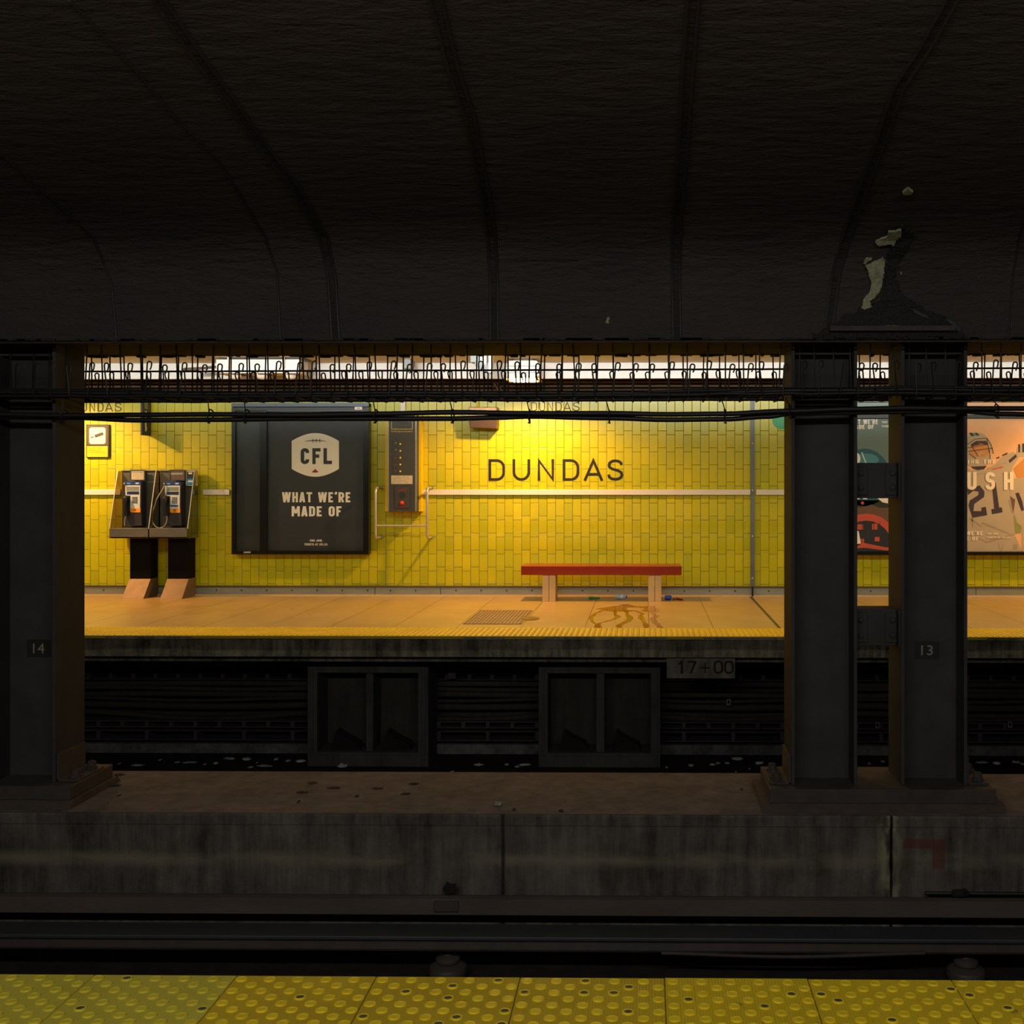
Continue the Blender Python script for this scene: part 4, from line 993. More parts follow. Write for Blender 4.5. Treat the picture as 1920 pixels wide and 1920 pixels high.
letters(b, "MADE OF", X(1790), X(1836.5), Z(1013), Z(1005.5), yq, t=0.19, w=0.5, rr=0.16, gap=0.13, m='print_cream')
letters(b, "THIS JUNE.", X(1852), X(1874), Z(1002), Z(999), yq, t=0.24, w=0.7, rr=0.16, gap=0.2, m='print_cream')
letters(b, "TICKETS AT CFL.CA", X(1852), X(1895), Z(1009), Z(1006), yq, t=0.24, w=0.7, rr=0.16, gap=0.2, m='print_cream')
part('poster_sheet', b, 'peach', t)
b = MB(); c = P(1466, 787, YW); b.plate(circ(c.x, c.z, 0.125, n=36), YW, 0.008); solo('green_disc', b, 'green_dot', 'round green disc on the tiles beside the paired columns', 'sign')

# security camera notice
Yn = 15.71
xa, xb = PX(161.5, Yn), PX(205, Yn); z0, z1 = PZ(858, Yn), PZ(795.5, Yn)
t = thing('notice_sign', 'small framed camera notice, white pictogram over a yellow panel', 'sign', ((xa+xb)/2, Yn, z0))
b = MB(); b.box(xa, xb, Yn, YW, z0, z1); part('frame', b, 'sign_ink', t, bevel=0.002)
b = MB(); b.box(PX(163.5, Yn), PX(202, Yn), Yn-0.002, Yn, PZ(834, Yn), PZ(797, Yn), 'sign_grey')
b.plate(rrect(PX(167.5, Yn), PX(198, Yn), PZ(832, Yn), PZ(801, Yn), 0.03), Yn-0.002, 0.0015, 'sign_white')
def rotbox(cx, cz, w, h, a, y, m):
    ca, sa = math.cos(a), math.sin(a)
    b.plate([(cx+u*ca-v*sa, cz+u*sa+v*ca) for u, v in ((-w/2, -h/2), (w/2, -h/2), (w/2, h/2), (-w/2, h/2))], y, 0.001, m)
c = P(186, 815.5, Yn); rotbox(c.x, c.z, 0.115, 0.038, 0.33, Yn-0.0035, 'sign_ink'); rotbox(c.x, c.z, 0.09, 0.018, 0.33, Yn-0.0045, 'sign_grey')
c = P(174, 819.5, Yn); rotbox(c.x, c.z, 0.03, 0.014, 0.33, Yn-0.0035, 'sign_ink'); rotbox(c.x-0.02, c.z-0.006, 0.008, 0.04, 0.33, Yn-0.0035, 'sign_ink')
part('pictogram', b, 'sign_grey', t)
b = MB(); b.box(PX(163, Yn), PX(202, Yn), Yn-0.002, Yn, PZ(856.5, Yn), PZ(836, Yn), 'sign_yellow')
for s, a, p0, p1 in (('This area is being', 191, 841, 838.3), ('Video Recorded', 188, 845.2, 842.4), ('for Security Purposes.', 197, 849.4, 846.6)):
    font_text(b, s, PX(166, Yn), PX(a, Yn), PZ(p0, Yn), PZ(p1, Yn), Yn-0.002, 'ink_orange', 0.001)
part('text_panel', b, 'sign_yellow', t)
# projecting phone sign
Xs = P(265, 800, 15.46).x
t = thing('projecting_sign', 'narrow dark blue telephone sign projecting edge-on from the tiles', 'sign', (Xs, 15.6, 0.6))
b = MB(); b.box(Xs-0.012, Xs+0.012, 15.46, YW, PZ(815.5, 15.46), 1.36); part('board', b, 'sign_navy', t, bevel=0.002)
b = MB(); fr = lambda u, v: (Xs-0.0135, 15.50+0, 0)
hs = [(15.55, 0.66), (15.57, 0.655), (15.60, 0.68), (15.60, 0.72), (15.585, 0.725), (15.585, 0.86), (15.6, 0.87), (15.6, 0.91), (15.57, 0.93), (15.55, 0.92), (15.54, 0.79)]
b.prism(hs, 'x', Xs+0.012, Xs+0.0145); part('handset_symbol', b, 'sign_white', t)
b = MB(); font_text(b, 'PHONE', 0, 0.28, 0, 0.11, 0, fr=lambda u, v: (Xs+0.0135, 15.52+v, 1.02-0.0-(0.28-u) if False else 0.955+u*0.3)); part('wording', b, 'sign_white', t)

# bronze wall box and assistance panel
Yb_ = 15.50
t = thing('wall_speaker', 'bronze box with a lighter lower face mounted high on the tiles', 'speaker', (PX(904, Yb_), 15.62, PZ(804, Yb_)))
xa, xb = PX(878, Yb_), PX(932, Yb_)
b = MB(); b.prism([(xa, PZ(763, Yb_)), (xb, PZ(763, Yb_)), (xb-0.005, PZ(804, Yb_)), (xa+0.02, PZ(802, Yb_)), (xa+0.003, PZ(786, Yb_))], 'y', Yb_+0.015, YW); part('housing', b, 'bronze_dark', t, bevel=0.008)
b = MB(); b.prism([(xa+0.01, PZ(764, Yb_)), (xb-0.012, PZ(764, Yb_)), (xb-0.014, PZ(782, Yb_)), (xa+0.01, PZ(782, Yb_))], 'y', Yb_, Yb_+0.02); part('upper_face', b, 'bracket_bronze', t)
b = MB(); b.prism([(Yb_-0.0, PZ(784, Yb_)), (Yb_+0.07, PZ(801, Yb_)), (Yb_+0.12, PZ(801, Yb_)), (Yb_+0.02, PZ(784, Yb_))], 'x', xa+0.02, xb-0.06); part('lens', b, 'bracket_bronze', t)
b = MB(); b.tube([(PX(896, 15.7), 15.71, PZ(764, 15.7)), (PX(896, 15.7), 15.71, 1.08)], 0.013, 8); part('conduit', b, 'panel_yellow', t)

Ya = 15.48
t = thing('assistance_panel', 'tall dark grey emergency assistance panel with a red button and yellow backing', 'emergency panel', (PX(755, Ya), 15.62, PZ(960, Ya)))
b = MB(); b.box(PX(722, 15.6), PX(790, 15.6), 15.60, YW-0.002, PZ(959, 15.6), PZ(778, 15.6)); part('backing', b, 'panel_yellow', t, 'yellow backing box')
b = MB(); b.box(PX(727, Ya), PX(782, Ya), Ya, 15.60, PZ(959, Ya), PZ(778, Ya), 'panel_grey'); b.box(PX(778.5, Ya), PX(781.5, Ya), Ya-0.003, Ya, PZ(959, Ya), PZ(778, Ya), 'steel_base'); b.box(PX(727, Ya), PX(729, Ya), Ya-0.003, Ya, PZ(959, Ya), PZ(778, Ya), 'steel_base')
part('housing', b, 'panel_grey', t, bevel=0.002)
X = lambda p: PX(p, Ya)
Z = lambda p: PZ(p, Ya)
b = MB()
i = 0; px = 734
while px < 773:
    b.box(X(px), X(px+1.6), Ya-0.002, Ya, Z(805), Z(804)); px += 2.1
for s in (733.6, 772.8):
    py = 788
    while py < 804: b.box(X(s), X(s+0.9), Ya-0.002, Ya, Z(py+1.6), Z(py)); py += 2.1
font_text(b, 'For Emergency Assistance', X(733.5), X(773.5), Z(810.6), Z(807.6), Ya, 'x'); part('yellow_lettering', b, 'panel_yellow', t)
b = MB(); font_text(b, 'Waiting', X(743.5), X(764), Z(796), Z(790), Ya, 'x'); font_text(b, 'Area', X(747.5), X(759.5), Z(803), Z(798), Ya, 'x'); part('dark_lettering', b, 'panel_ink', t)
for py in (832.6, 845.4, 858.3, 871, 883.8):
    b = MB(); b.lathe([(0.0125, 0), (0.011, -0.006), (0.006, -0.009)], (X(750.5), Ya, Z(py)), 'y', 14); part('yellow_button', b, 'panel_yellow', t)
for py, m in ((830, 'fixture_grey'), (843, 'fixture_grey'), (858, 'print_red'), (871, 'print_red'), (882, 'print_red')):
    b = MB(); b.box(X(735), X(745), Ya-0.001, Ya, Z(py+6.5), Z(py-3.8), 'panel_ink'); b.box(X(736.5), X(744), Ya-0.0015, Ya, Z(py+5.5), Z(py-3), 'panel_grey'); b.box(X(741.5), X(743.5), Ya-0.003, Ya-0.001, Z(py+1), Z(py-0.8), m); part('call_label', b, 'panel_grey', t)
b = MB(); b.box(X(733.5), X(773.5), Ya-0.003, Ya, Z(907.5), Z(891.5)); 
for k_ in range(5): b.box(X(736), X(754+R.uniform(-3, 14)), Ya-0.0036, Ya-0.003, Z(896+k_*2.2), Z(895.4+k_*2.2), 'fixture_grey')
part('instruction_plate', b, 'card_pale', t)
b = MB(); b.box(X(739.5), X(769), Ya-0.006, Ya, Z(953), Z(911), 'panel_ink'); b.box(X(740.5), X(769), Ya-0.008, Ya, Z(952.5), Z(912), 'panel_grey')
b.plate(circ(X(754.5), Z(929), 0.045), Ya-0.008, 0.001, 'panel_ink'); b.box(X(747), X(762), Ya-0.0095, Ya-0.008, Z(920), Z(917.5), 'foil_red'); b.box(X(744), X(765), Ya-0.0095, Ya-0.008, Z(952), Z(950), 'foil_red')
part('button_box', b, 'panel_grey', t)
b = MB(); b.lathe([(0.027, 0), (0.027, -0.008), (0.022, -0.02), (0.008, -0.025)], (X(754), Ya-0.008, Z(943)), 'y', 18); part('red_button', b, 'button_red', t, smooth=True)
b = MB(); b.box(PX(751.5, 15.7), PX(760, 15.7), 15.69, YW-0.002, PZ(778, 15.7), 1.06); part('cable_cover', b, 'sign_white', t)

# steel grab rail around the panel
Yr = 15.42
t = thing('tubular_guard', 'tubular steel H-shaped guard frame around the assistance panel', 'guard rail', (PX(754, Yr), 15.6, PZ(1010, Yr)))
for px, s in ((704.5, 1), (801, 1)):
    x = PX(px, Yr); zt, zb = PZ(914, Yr), PZ(1010, Yr)
    b = MB(); pts = [(x, YW, zt-0.005), (x, YW-0.22, zt-0.005)]
    for a in range(0, 91, 18): pts.append((x, Yr+0.06-0.06*math.sin(math.radians(a)), zt-0.065+0.06*math.cos(math.radians(a))))
    for a in range(0, 91, 18): pts.append((x, Yr+0.06-0.06*math.cos(math.radians(a)), zb+0.065-0.06*math.sin(math.radians(a))))
    pts += [(x, YW-0.22, zb+0.005), (x, YW, zb+0.005)]
    b.tube(pts, 0.0165, 12); part('upright', b, 'cord_steel', t, smooth=True)
    for z in (zt-0.005, zb+0.005):
        b = MB(); b.lathe([(0.024, -0.001), (0.022, -0.01)], (x, YW, z), 'y', 16); part('flange', b, 'stainless', t)
b = MB(); b.tube([P(704.5, 985.5, Yr), P(801, 985.5, Yr)], 0.0135, 12); part('crossbar', b, 'cord_steel', t, smooth=True)

# payphone enclosures
Yk, Yf_ = 15.66, 15.32
xl = PX(227, Yk); wd = 0.505
zt, zsh, zbt = PZ(883, Yk), PZ(992, Yf_), PZ(1010, Yf_)
for i in range(2):
    x0 = xl+i*wd; x1 = x0+wd
    wdz = 'left payphone booth with smoked glass sides on a black pedestal' if i == 0 else 'right payphone booth with smoked glass sides on a black pedestal'
    t = thing('phone_booth', wdz, 'phone booth', ((x0+x1)/2, 15.5, FLZ), 'payphone booths')
    b = MB(); b.box(x0+0.012, x1-0.004, Yk, Yk+0.03, zbt, zt); part('back_panel', b, 'back_grey', t)
    b = MB(); b.box(x0+0.012, x1-0.004, Yk-0.02, Yk+0.02, zt, zt+0.012); b.box(x0+0.012, x1-0.004, Yk-0.012, Yk, PZ(904, Yk)-0.0, PZ(903, Yk)); part('top_rail', b, 'stainless', t)
    sides = [x0] if i == 0 else [x0, x1]
    for xx in sides:
        b = MB(); b.prism([(Yk+0.02, zt), (Yk-0.10, zt), (Yf_, zsh), (Yf_, zbt), (Yk+0.02, zbt)], 'x', xx-0.004, xx+0.004); p_ = part('side_panel', b, 'smoked_glass', t)
        b = MB(); b.tube([(xx, Yk-0.10, zt), (xx, Yf_, zsh)], 0.006, 6); part('edge_strip', b, 'cord_steel', p_)
    b = MB(); b.box(x0+0.008, x1-0.008, Yf_-0.0, Yk, zbt, zbt+0.02); b.box(x0+0.008, x1-0.008, Yf_, Yf_+0.02, zbt, zsh-0.004); b.box(x0+0.008, x1-0.02, Yf_-0.004, Yk, zsh-0.008, zsh+0.006)
    part('shelf', b, 'stainless', t, bevel=0.003)
    xm = PX(265.5 if i == 0 else 336.5, 15.5); pw = 0.135
    b = MB(); b.box(xm-pw, xm+pw, 15.46, 15.69, PZ(1088, 15.46), zbt); part('pedestal', b, 'pedestal_black', t)
    b = MB(); zt2 = PZ(1086, 15.46); b.prism([(15.69, zt2), (15.45, zt2), (15.22, FLZ+0.0), (15.69, FLZ)], 'x', xm-pw-0.006, xm+pw+0.006); part('foot', b, 'foot_steel', t, 'brushed steel wedge foot', bevel=0.003)
    # information card on the top edge
    ca, cb_ = ((244, 272), (318, 347))[i]
    b = MB(); ring(b, PX(ca, 15.6), PX(cb_, 15.6), PZ(901, 15.6), PZ(880.5, 15.6), 15.59, 15.60, 0.012, 'stainless_dark'); b.box(PX(ca, 15.6), PX(cb_, 15.6), 15.596, 15.605, PZ(901, 15.6), PZ(880.5, 15.6), 'card_pale' if i == 0 else 'card_brown')
    b.box(PX(ca+3, 15.6), PX(cb_-4, 15.6), 15.594, 15.596, PZ(886 if i == 0 else 890, 15.6), PZ(883.5 if i == 0 else 886.5, 15.6), 'fixture_grey'); b.box(PX(ca+4, 15.6), PX(cb_-4, 15.6), 15.605, Yk, PZ(899, 15.6), PZ(883, 15.6), 'frame_black')
    part('information_card', b, 'card_pale', t)
    if i == 1:
        b = MB(); b.box(PX(349, 15.62), PX(369, 15.62), 15.61, 15.66, PZ(911, 15.62), PZ(883, 15.62), 'card_pale'); b.box(PX(351, 15.62), PX(366, 15.62), 15.607, 15.61, PZ(909.5, 15.62), PZ(897.5, 15.62), 'card_blue')
        b.box(PX(351, 15.62), PX(366, 15.62), 15.607, 15.61, PZ(897.5, 15.62), PZ(885, 15.62), 'sign_ink'); b.box(PX(354, 15.62), PX(361, 15.62), 15.605, 15.607, PZ(889, 15.62), PZ(886, 15.62), 'phone_plate'); b.box(PX(353, 15.62), PX(364, 15.62), 15.605, 15.607, PZ(904, 15.62), PZ(901, 15.62), 'phone_plate')
        part('advert_card', b, 'card_blue', t, 'small blue and black advert card')
    # the telephone itself
    dx = 74*i if i == 0 else 74.5
    Yt = 15.50
    A = lambda p: PX(p+dx, Yt)
    B_ = lambda p: PZ(p+(0.5 if i else 0), Yt)
    t = thing('payphone', ('payphone in the left booth with its cord hanging straight down' if i == 0 else 'payphone in the right booth with a long looped cord'), 'payphone', ((A(235)+A(265))/2, 15.58, B_(986)), 'payphones')
    b = MB(); b.prism([(Yk, B_(903)), (Yt+0.01, B_(903)), (Yt, B_(912)), (Yt, B_(960)), (Yt+0.02, B_(986)), (Yk, B_(986))], 'x', A(236), A(265)); part('body', b, 'phone_grey', t, bevel=0.006)
    b = MB(); b.box(A(236), A(264), Yt-0.004, Yt+0.01, B_(909), B_(902.5), 'phone_blue'); b.box(A(248), A(251), Yt-0.005, Yt, B_(909), B_(902.5), 'phone_grey'); b.box(A(254.5), A(260.5), Yt-0.005, Yt, B_(907.5), B_(905), 'phone_plate'); b.box(A(238.5), A(244.5), Yt-0.005, Yt, B_(907), B_(905.8), 'phone_lightblue'); part('header_strip', b, 'phone_blue', t)
    b = MB(); b.plate([(A(235), B_(910)), (A(263), B_(910)), (A(262.5), B_(953)), (A(244.5), B_(953)), (A(244.5), B_(929.5)), (A(235.5), B_(929.5))], Yt, 0.004, 'phone_plate')
    b.box(A(237), A(261), Yt-0.005, Yt-0.004, B_(920.5), B_(912.5), 'steel_base'); b.box(A(238), A(261), Yt-0.005, Yt-0.004, B_(927.5), B_(921.5), 'phone_blue'); b.box(A(242), A(260), Yt-0.006, Yt-0.005, B_(926), B_(922.5), 'sign_ink')
    if i: b.box(A(245), A(260), Yt-0.005, Yt-0.004, B_(950), B_(946.5), 'phone_blue')
    part('face_plate', b, 'phone_plate', t)
    b = MB()
    for r_ in range(4):
        for c_ in range(3): b.box(A(248.5+c_*3.4), A(251+c_*3.4), Yt-0.008, Yt-0.004, B_(934+r_*3.2), B_(932+r_*3.2))
    part('keypad', b, 'stainless_dark', t)
    b = MB(); b.plate([(A(244.5), B_(953)), (A(263.5), B_(953)), (A(263.5), B_(961)), (A(246), B_(961)), (A(244.5), B_(959))], Yt, 0.006, 'phone_orange'); b.box(A(251), A(255.5), Yt-0.007, Yt-0.006, B_(958.5), B_(954.5), 'ink_orange'); part('coin_strip', b, 'phone_orange', t)
    b = MB(); b.tube([(A(239), Yt-0.03, B_(931)), (A(238), Yt-0.05, B_(934)), (A(237.5), Yt-0.05, B_(948)), (A(237.5), Yt-0.05, B_(958)), (A(238), Yt-0.03, B_(966))], 0.024, 10, rs=[0.028, 0.03, 0.018, 0.018, 0.03]); part('handset', b, 'phone_black', t, smooth=True)
    b = MB(); b.box(A(235.5), A(244), Yt-0.012, Yt, B_(966), B_(930)); b.box(A(241), A(244), Yt-0.02, Yt-0.01, B_(948.5), B_(947)); part('cradle', b, 'phone_black', t)
    b = MB(); b.lathe([(0.012, 0), (0.012, -0.02), (0.006, -0.026)], (A(234), Yt, B_(906.5)), 'y', 12); part('cord_socket', b, 'cord_steel', t)
    if i == 0: pts = [(238, 966), (236.5, 972), (235.5, 978), (235.5, 986)]
    else: pts = [(236, 909.5), (231.5, 918), (226, 927), (220.5, 936), (218, 946), (214.5, 956), (212.5, 966), (212.5, 974), (214.5, 981), (219, 987), (225, 990), (230.5, 989), (236, 985), (239.5, 979), (240.5, 971), (239, 966)]
    b = MB(); b.tube([(A(a), Yt-0.03, B_(c)) for a, c in pts], 0.0065, 8); part('cord', b, 'cord_steel', t, smooth=True)

# ================================================================== BENCH AND FLOOR ITEMS
Yq = 14.97
t = thing('bench', 'low bench with a thick red seat on two pairs of cream legs', 'bench', (PX(1128, Yq), 15.2, FLZ))
b = MB(); b.box(PX(977, Yq), PX(1278, Yq), Yq-0.02, Yq+0.46, PZ(1078, Yq), PZ(1061, Yq)); part('seat', b, 'bench_red', t, bevel=0.008)
for a in (1017, 1029.6, 1215.5, 1228.2):
    b = MB(); b.box(PX(a, Yq), PX(a+11.8, Yq), Yq, Yq+0.36, FLZ, PZ(1078, Yq)); part('leg', b, 'bench_leg', t, bevel=0.003)
# grate
xs = [PX(893, 13.9), PX(1001, 13.9)]; y0, y1 = 1.5*F/(1171-903), 1.5*F/(1145.5-903)
xa, xb = PX(868, y0), PX(977, y0)
t = thing('floor_grate', 'slatted metal drain grate set in the platform floor', 'grate', ((xa+xb)/2, (y0+y1)/2, FLZ))
b = MB(); b.box(xa, xb, y0, y1, FLZ-0.001, FLZ+0.002); part('gap_bed', b, 'grate_gap', t)
b = MB(); ring2 = [(xa, xa+0.012, y0, y1), (xb-0.012, xb, y0, y1), (xa, xb, y0, y0+0.02), (xa, xb, y1-0.02, y1)]
for q_ in ring2: b.box(*q_, FLZ, FLZ+0.006)
n = 15
for i in range(n):
    x = xa+0.02+(xb-xa-0.04)*(i+0.5)/n; b.box(x-0.012, x+0.012, y0, y1, FLZ, FLZ+0.005)
part('bars', b, 'grate_steel', t)
# spilled liquid
def flp(px, py): y = 1.5*F/(py-CY); return (PX(px, y), y)
def C6(a, c): return (1080+a/8.727, 1100+c/8.73)
def spill(pts, words, h=0.0016):
    q_ = [];  rr = random.Random(len(pts))
    for i in range(len(pts)):
        a, c = pts[i]; a2, c2 = pts[(i+1) % len(pts)]; n_ = max(1, int(math.hypot(a2-a, c2-c)/22))
        for j in range(n_): q_.append((a+(a2-a)*j/n_+rr.uniform(-6, 6), min(683, c+(c2-c)*j/n_+rr.uniform(-1.5, 1.5))))
    b.prism([flp(*C6(a, c)) for a, c in q_], 'z', FLZ-0.0005, FLZ+h)
b = MB()
spill([(320, 375), (400, 350), (560, 330), (700, 310), (760, 290), (860, 292), (960, 315), (1090, 325), (1290, 315), (1300, 345), (1380, 380), (1300, 400), (1380, 410), (1230, 430), (1185, 415), (1060, 400), (1120, 375), (1110, 345), (880, 340), (810, 355), (850, 385), (1000, 395), (1030, 405), (900, 405), (800, 410), (560, 405), (430, 392), (400, 372)], '')
spill([(400, 392), (440, 400), (330, 440), (340, 460), (280, 500), (290, 560), (330, 610), (290, 612), (230, 570), (210, 510), (270, 450)], '')
spill([(610, 400), (670, 402), (660, 450), (740, 495), (640, 545), (420, 590), (400, 625), (430, 683), (285, 683), (320, 610), (480, 565), (600, 530), (640, 500), (610, 450)], '')
spill([(790, 402), (870, 404), (855, 450), (945, 500), (900, 565), (800, 610), (750, 640), (750, 683), (680, 683), (645, 640), (720, 605), (830, 540), (810, 455)], '')
spill([(960, 400), (1030, 408), (1125, 445), (1090, 465), (1120, 520), (1150, 590), (1200, 640), (1200, 683), (1130, 683), (1080, 600), (1060, 550), (1010, 520), (1020, 470), (1070, 450)], '')
spill([(1230, 430), (1300, 440), (1370, 490), (1310, 520), (1340, 580), (1390, 630), (1430, 683), (1330, 683), (1300, 620), (1240, 590), (1210, 525), (1270, 480)], '')
solo('liquid_spill', b, 'wet_film', 'spilled amber liquid running in streaks from the bench to the edge', 'spill')['kind'] = 'stuff'
b = MB(); b.prism([flp(990+18*math.cos(i*.4)+3, 1160.5+3.2*math.sin(i*.4)) for i in range(16)], 'z', FLZ-0.0005, FLZ+0.0075); mat('damp_brown', '#8a6838', 0.25, var=0.1); solo('damp_spot', b, 'damp_brown', 'small damp patch at the right corner of the floor grate', 'spill')
# litter under the bench
def bottle(x0, x1, y, r, parts_, words, tilt=0.1):
    t = thing('drink_bottle', words, 'bottle', ((x0+x1)/2, y, FLZ), 'bottles under the bench')
    L = x1-x0
    b = MB(); b.lathe([(r*0.8, 0), (r, L*0.04), (r, L*0.25), (r*0.9, L*0.3), (r, L*0.36), (r, L*0.62), (r*0.8, L*0.72), (r*0.42, L*0.82), (r*0.4, L*0.9)], (x0, y, FLZ+r), 'x', 16); part('body', b, parts_[0], t, smooth=True)
    b = MB(); b.lathe([(r*1.02, L*0.38), (r*1.02, L*0.6)], (x0, y, FLZ+r), 'x', 16); part('paper_label', b, parts_[1], t)
    b = MB(); b.lathe([(r*0.5, L*0.88), (r*0.5, L)], (x0, y, FLZ+r), 'x', 12); part('cap', b, parts_[2], t)
yb = 15.25
bottle(PX(1155.5, yb), PX(1176, yb), yb, 0.033, ('bottle_clear', 'phone_plate', 'bottle_blue'), 'crumpled clear bottle with a blue end lying under the bench')
b = MB(); pts = [P(1104, 1122, yb), P(1108, 1124, yb), P(1116, 1123.5, yb), P(1125, 1123, yb)]
b.tube([(p.x, yb, FLZ+0.018) for p in pts], 0.018, 8, rs=[0.016, 0.02, 0.014, 0.012]); solo('crushed_bottle', b, 'bottle_green', 'flattened green bottle in the shadow under the bench', 'bottle')
yb = 15.15
t = thing('drink_can', 'small blue and silver crushed can right of the bench legs', 'can', (PX(1252, yb), yb, FLZ))
b = MB(); b.lathe([(0.018, 0), (0.032, 0.015), (0.03, 0.05), (0.034, 0.075), (0.02, 0.09)], (PX(1246, yb), yb, FLZ+0.032), 'x', 14); part('body', b, 'bottle_blue', t, smooth=True)
b = MB(); b.lathe([(0.015, -0.006), (0.026, 0.004)], (PX(1246, yb), yb, FLZ+0.032), 'x', 14); part('end', b, 'phone_plate', t)
b = MB(); b.tube([(PX(1262, yb), yb, FLZ+0.012), (PX(1268, yb), yb+0.03, FLZ+0.016), (PX(1275, yb), yb, FLZ+0.012), (PX(1280, yb), yb-0.02, FLZ+0.008)], 0.012, 6); solo('snack_wrapper', b, 'foil_red', 'twisted dark red wrapper beside the blue can', 'litter')

# ================================================================== UNDER THE FAR PLATFORM
def pier(pa, pb, a1, b1, a2, b2, words):
    Yp = 12.15; g = lambda p: PX(p, Yp)
    z0, z1 = -2.9, PZ(1246, Yp); zo0, zo1 = PZ(1411, Yp), PZ(1262, Yp)
    t = thing('concrete_frame', words, 'concrete frame', ((g(pa)+g(pb))/2, Yp+0.2, z0), 'concrete frames under the far platform')
    b = MB(); b.box(g(pa), g(a1), Yp, Yp+0.5, z0, z1); b.box(g(b2), g(pb), Yp, Yp+0.5, z0, z1); b.box(g(a1), g(b2), Yp, Yp+0.5, zo1, z1); b.box(g(a1), g(b2), Yp, Yp+0.5, z0, zo0)
    part('frame', b, 'grey_concrete', t)
    b = MB(); b.box(g(b1), g(a2), Yp+0.04, Yp+0.4, zo0, zo1); part('mullion', b, 'grey_concrete', t)
    b = MB(); ring(b, g(pa)+0.03, g(pb)-0.03, zo0-0.03, z1-0.025, Yp-0.012, Yp, 0.025, 'grey_concrete'); part('raised_rim', b, 'grey_concrete', t)
    b = MB(); b.box(g(a1)+0.002, g(b2)-0.002, Yp+0.4, Yp+0.48, zo0, zo1); part('back_panel', b, 'dark_concrete', t)
    rr = random.Random(pa)
    for k_ in range(2):
        b = MB(); xx = g(a2+14 if k_ else a1+20); b.prism([(xx, zo0), (xx+0.30, zo0), (xx+0.26, zo0+0.07), (xx+0.13, zo0+0.13), (xx+0.05, zo0+0.19)], 'y', Yp+0.1, Yp+0.3); part('rubble', b, 'litter_dark', t, 'dark debris in the opening')
pier(577, 803, 595, 685, 698, 784, 'left concrete frame with two openings under the far platform')
pier(1010, 1238, 1027, 1118, 1133, 1220, 'right concrete frame with two openings under the far platform')
Yu = 12.8
def bar(py0, py1, y0, y1, words, nm='cable_tray', m='dark_concrete', slots=None, cat='cable tray'):
    t = thing(nm, words, cat, (-1, y0, PZ(py1, y0)), 'trays along the under-platform wall')
    b = MB(); h = PZ(py0, y0)-PZ(py1, y0)
    b.box(-7.5, 5.5, y0, y1, PZ(py0+2, y0), PZ(py0, y0)); b.box(-7.5, 5.5, y0, y1, PZ(py1, y0), PZ(py1-2, y0)); part('rail', b, m, t)
    if slots:
        x = -7.4; b = MB()
        while x < 5.4: b.box(x, x+0.04, y0+0.003, y1, PZ(py1-2, y0), PZ(py0+2, y0)); x += slots
        o = part('rung', b, m, t); o['kind'] = 'stuff'
bar(1263, 1276, 12.70, 12.95, 'upper slotted cable tray under the platform', slots=0.24)
bar(1353, 1366, 12.67, 12.95, 'middle slotted cable tray under the platform', slots=0.26, m='grey_concrete')
bar(1371, 1390, 12.67, 12.95, 'lower open tray above the pale kerb', slots=0.52, m='grey_concrete')
rod([(-7.5, 12.7, PZ(1247, 12.7)), (5.5, 12.7, PZ(1247, 12.7))], 0.028, 'grey pipe highest on the under-platform wall', 'pipe', 'grey_concrete', 'pipe', n=12)
GU = 'cables on the under-platform wall'
for py, r, s, w in ((1283, 0.03, 1, 'highest'), (1292, 0.024, 2, 'second highest'), (1303, 0.03, 1, 'middle thick'), (1312, 0.02, 3, 'middle thin'), (1324, 0.035, 2, 'just above the sagging one'), (1343, 0.03, 7, 'lowest and most sagging')):
    pts = [(-7.5+i*0.4, 12.78, PZ(py, 12.78)+0.006*s*math.sin(i*0.9+py)) for i in range(33)]
    b = MB(); b.tube(pts, r, 10); solo('wall_cable', b, 'dark_concrete', 'dusty cable on the under-platform wall, '+w, 'cable', GU, smooth=True)
b = MB(); c = P(846, 1262, 12.6); b.lathe([(0.05, -0.05), (0.055, 0.04), (0.03, 0.05)], (c.x, 12.63, PZ(1262, 12.68)), 'z', 14); solo('pipe_clamp', b, 'grey_concrete', 'round dusty fitting on the highest pipe beside the left frame', 'pipe fitting')
for (a, c, w) in ((1366, 1316, 'left of the paired columns'), (1645, 1359, 'seen between the paired columns'), (1893, 1358, 'at the right edge')):
    b = MB(); p_ = P(a, c, 12.6); ring(b, p_.x-0.02, p_.x+0.02, p_.z-0.03, p_.z+0.03, 12.58, 12.60, 0.006); b.box(p_.x-0.005, p_.x+0.005, 12.6, 12.64, p_.z-0.03, p_.z-0.02); solo('tray_clip', b, 'fixture_grey', 'small pale metal clip on the middle tray, '+w, 'clip', 'tray clips')
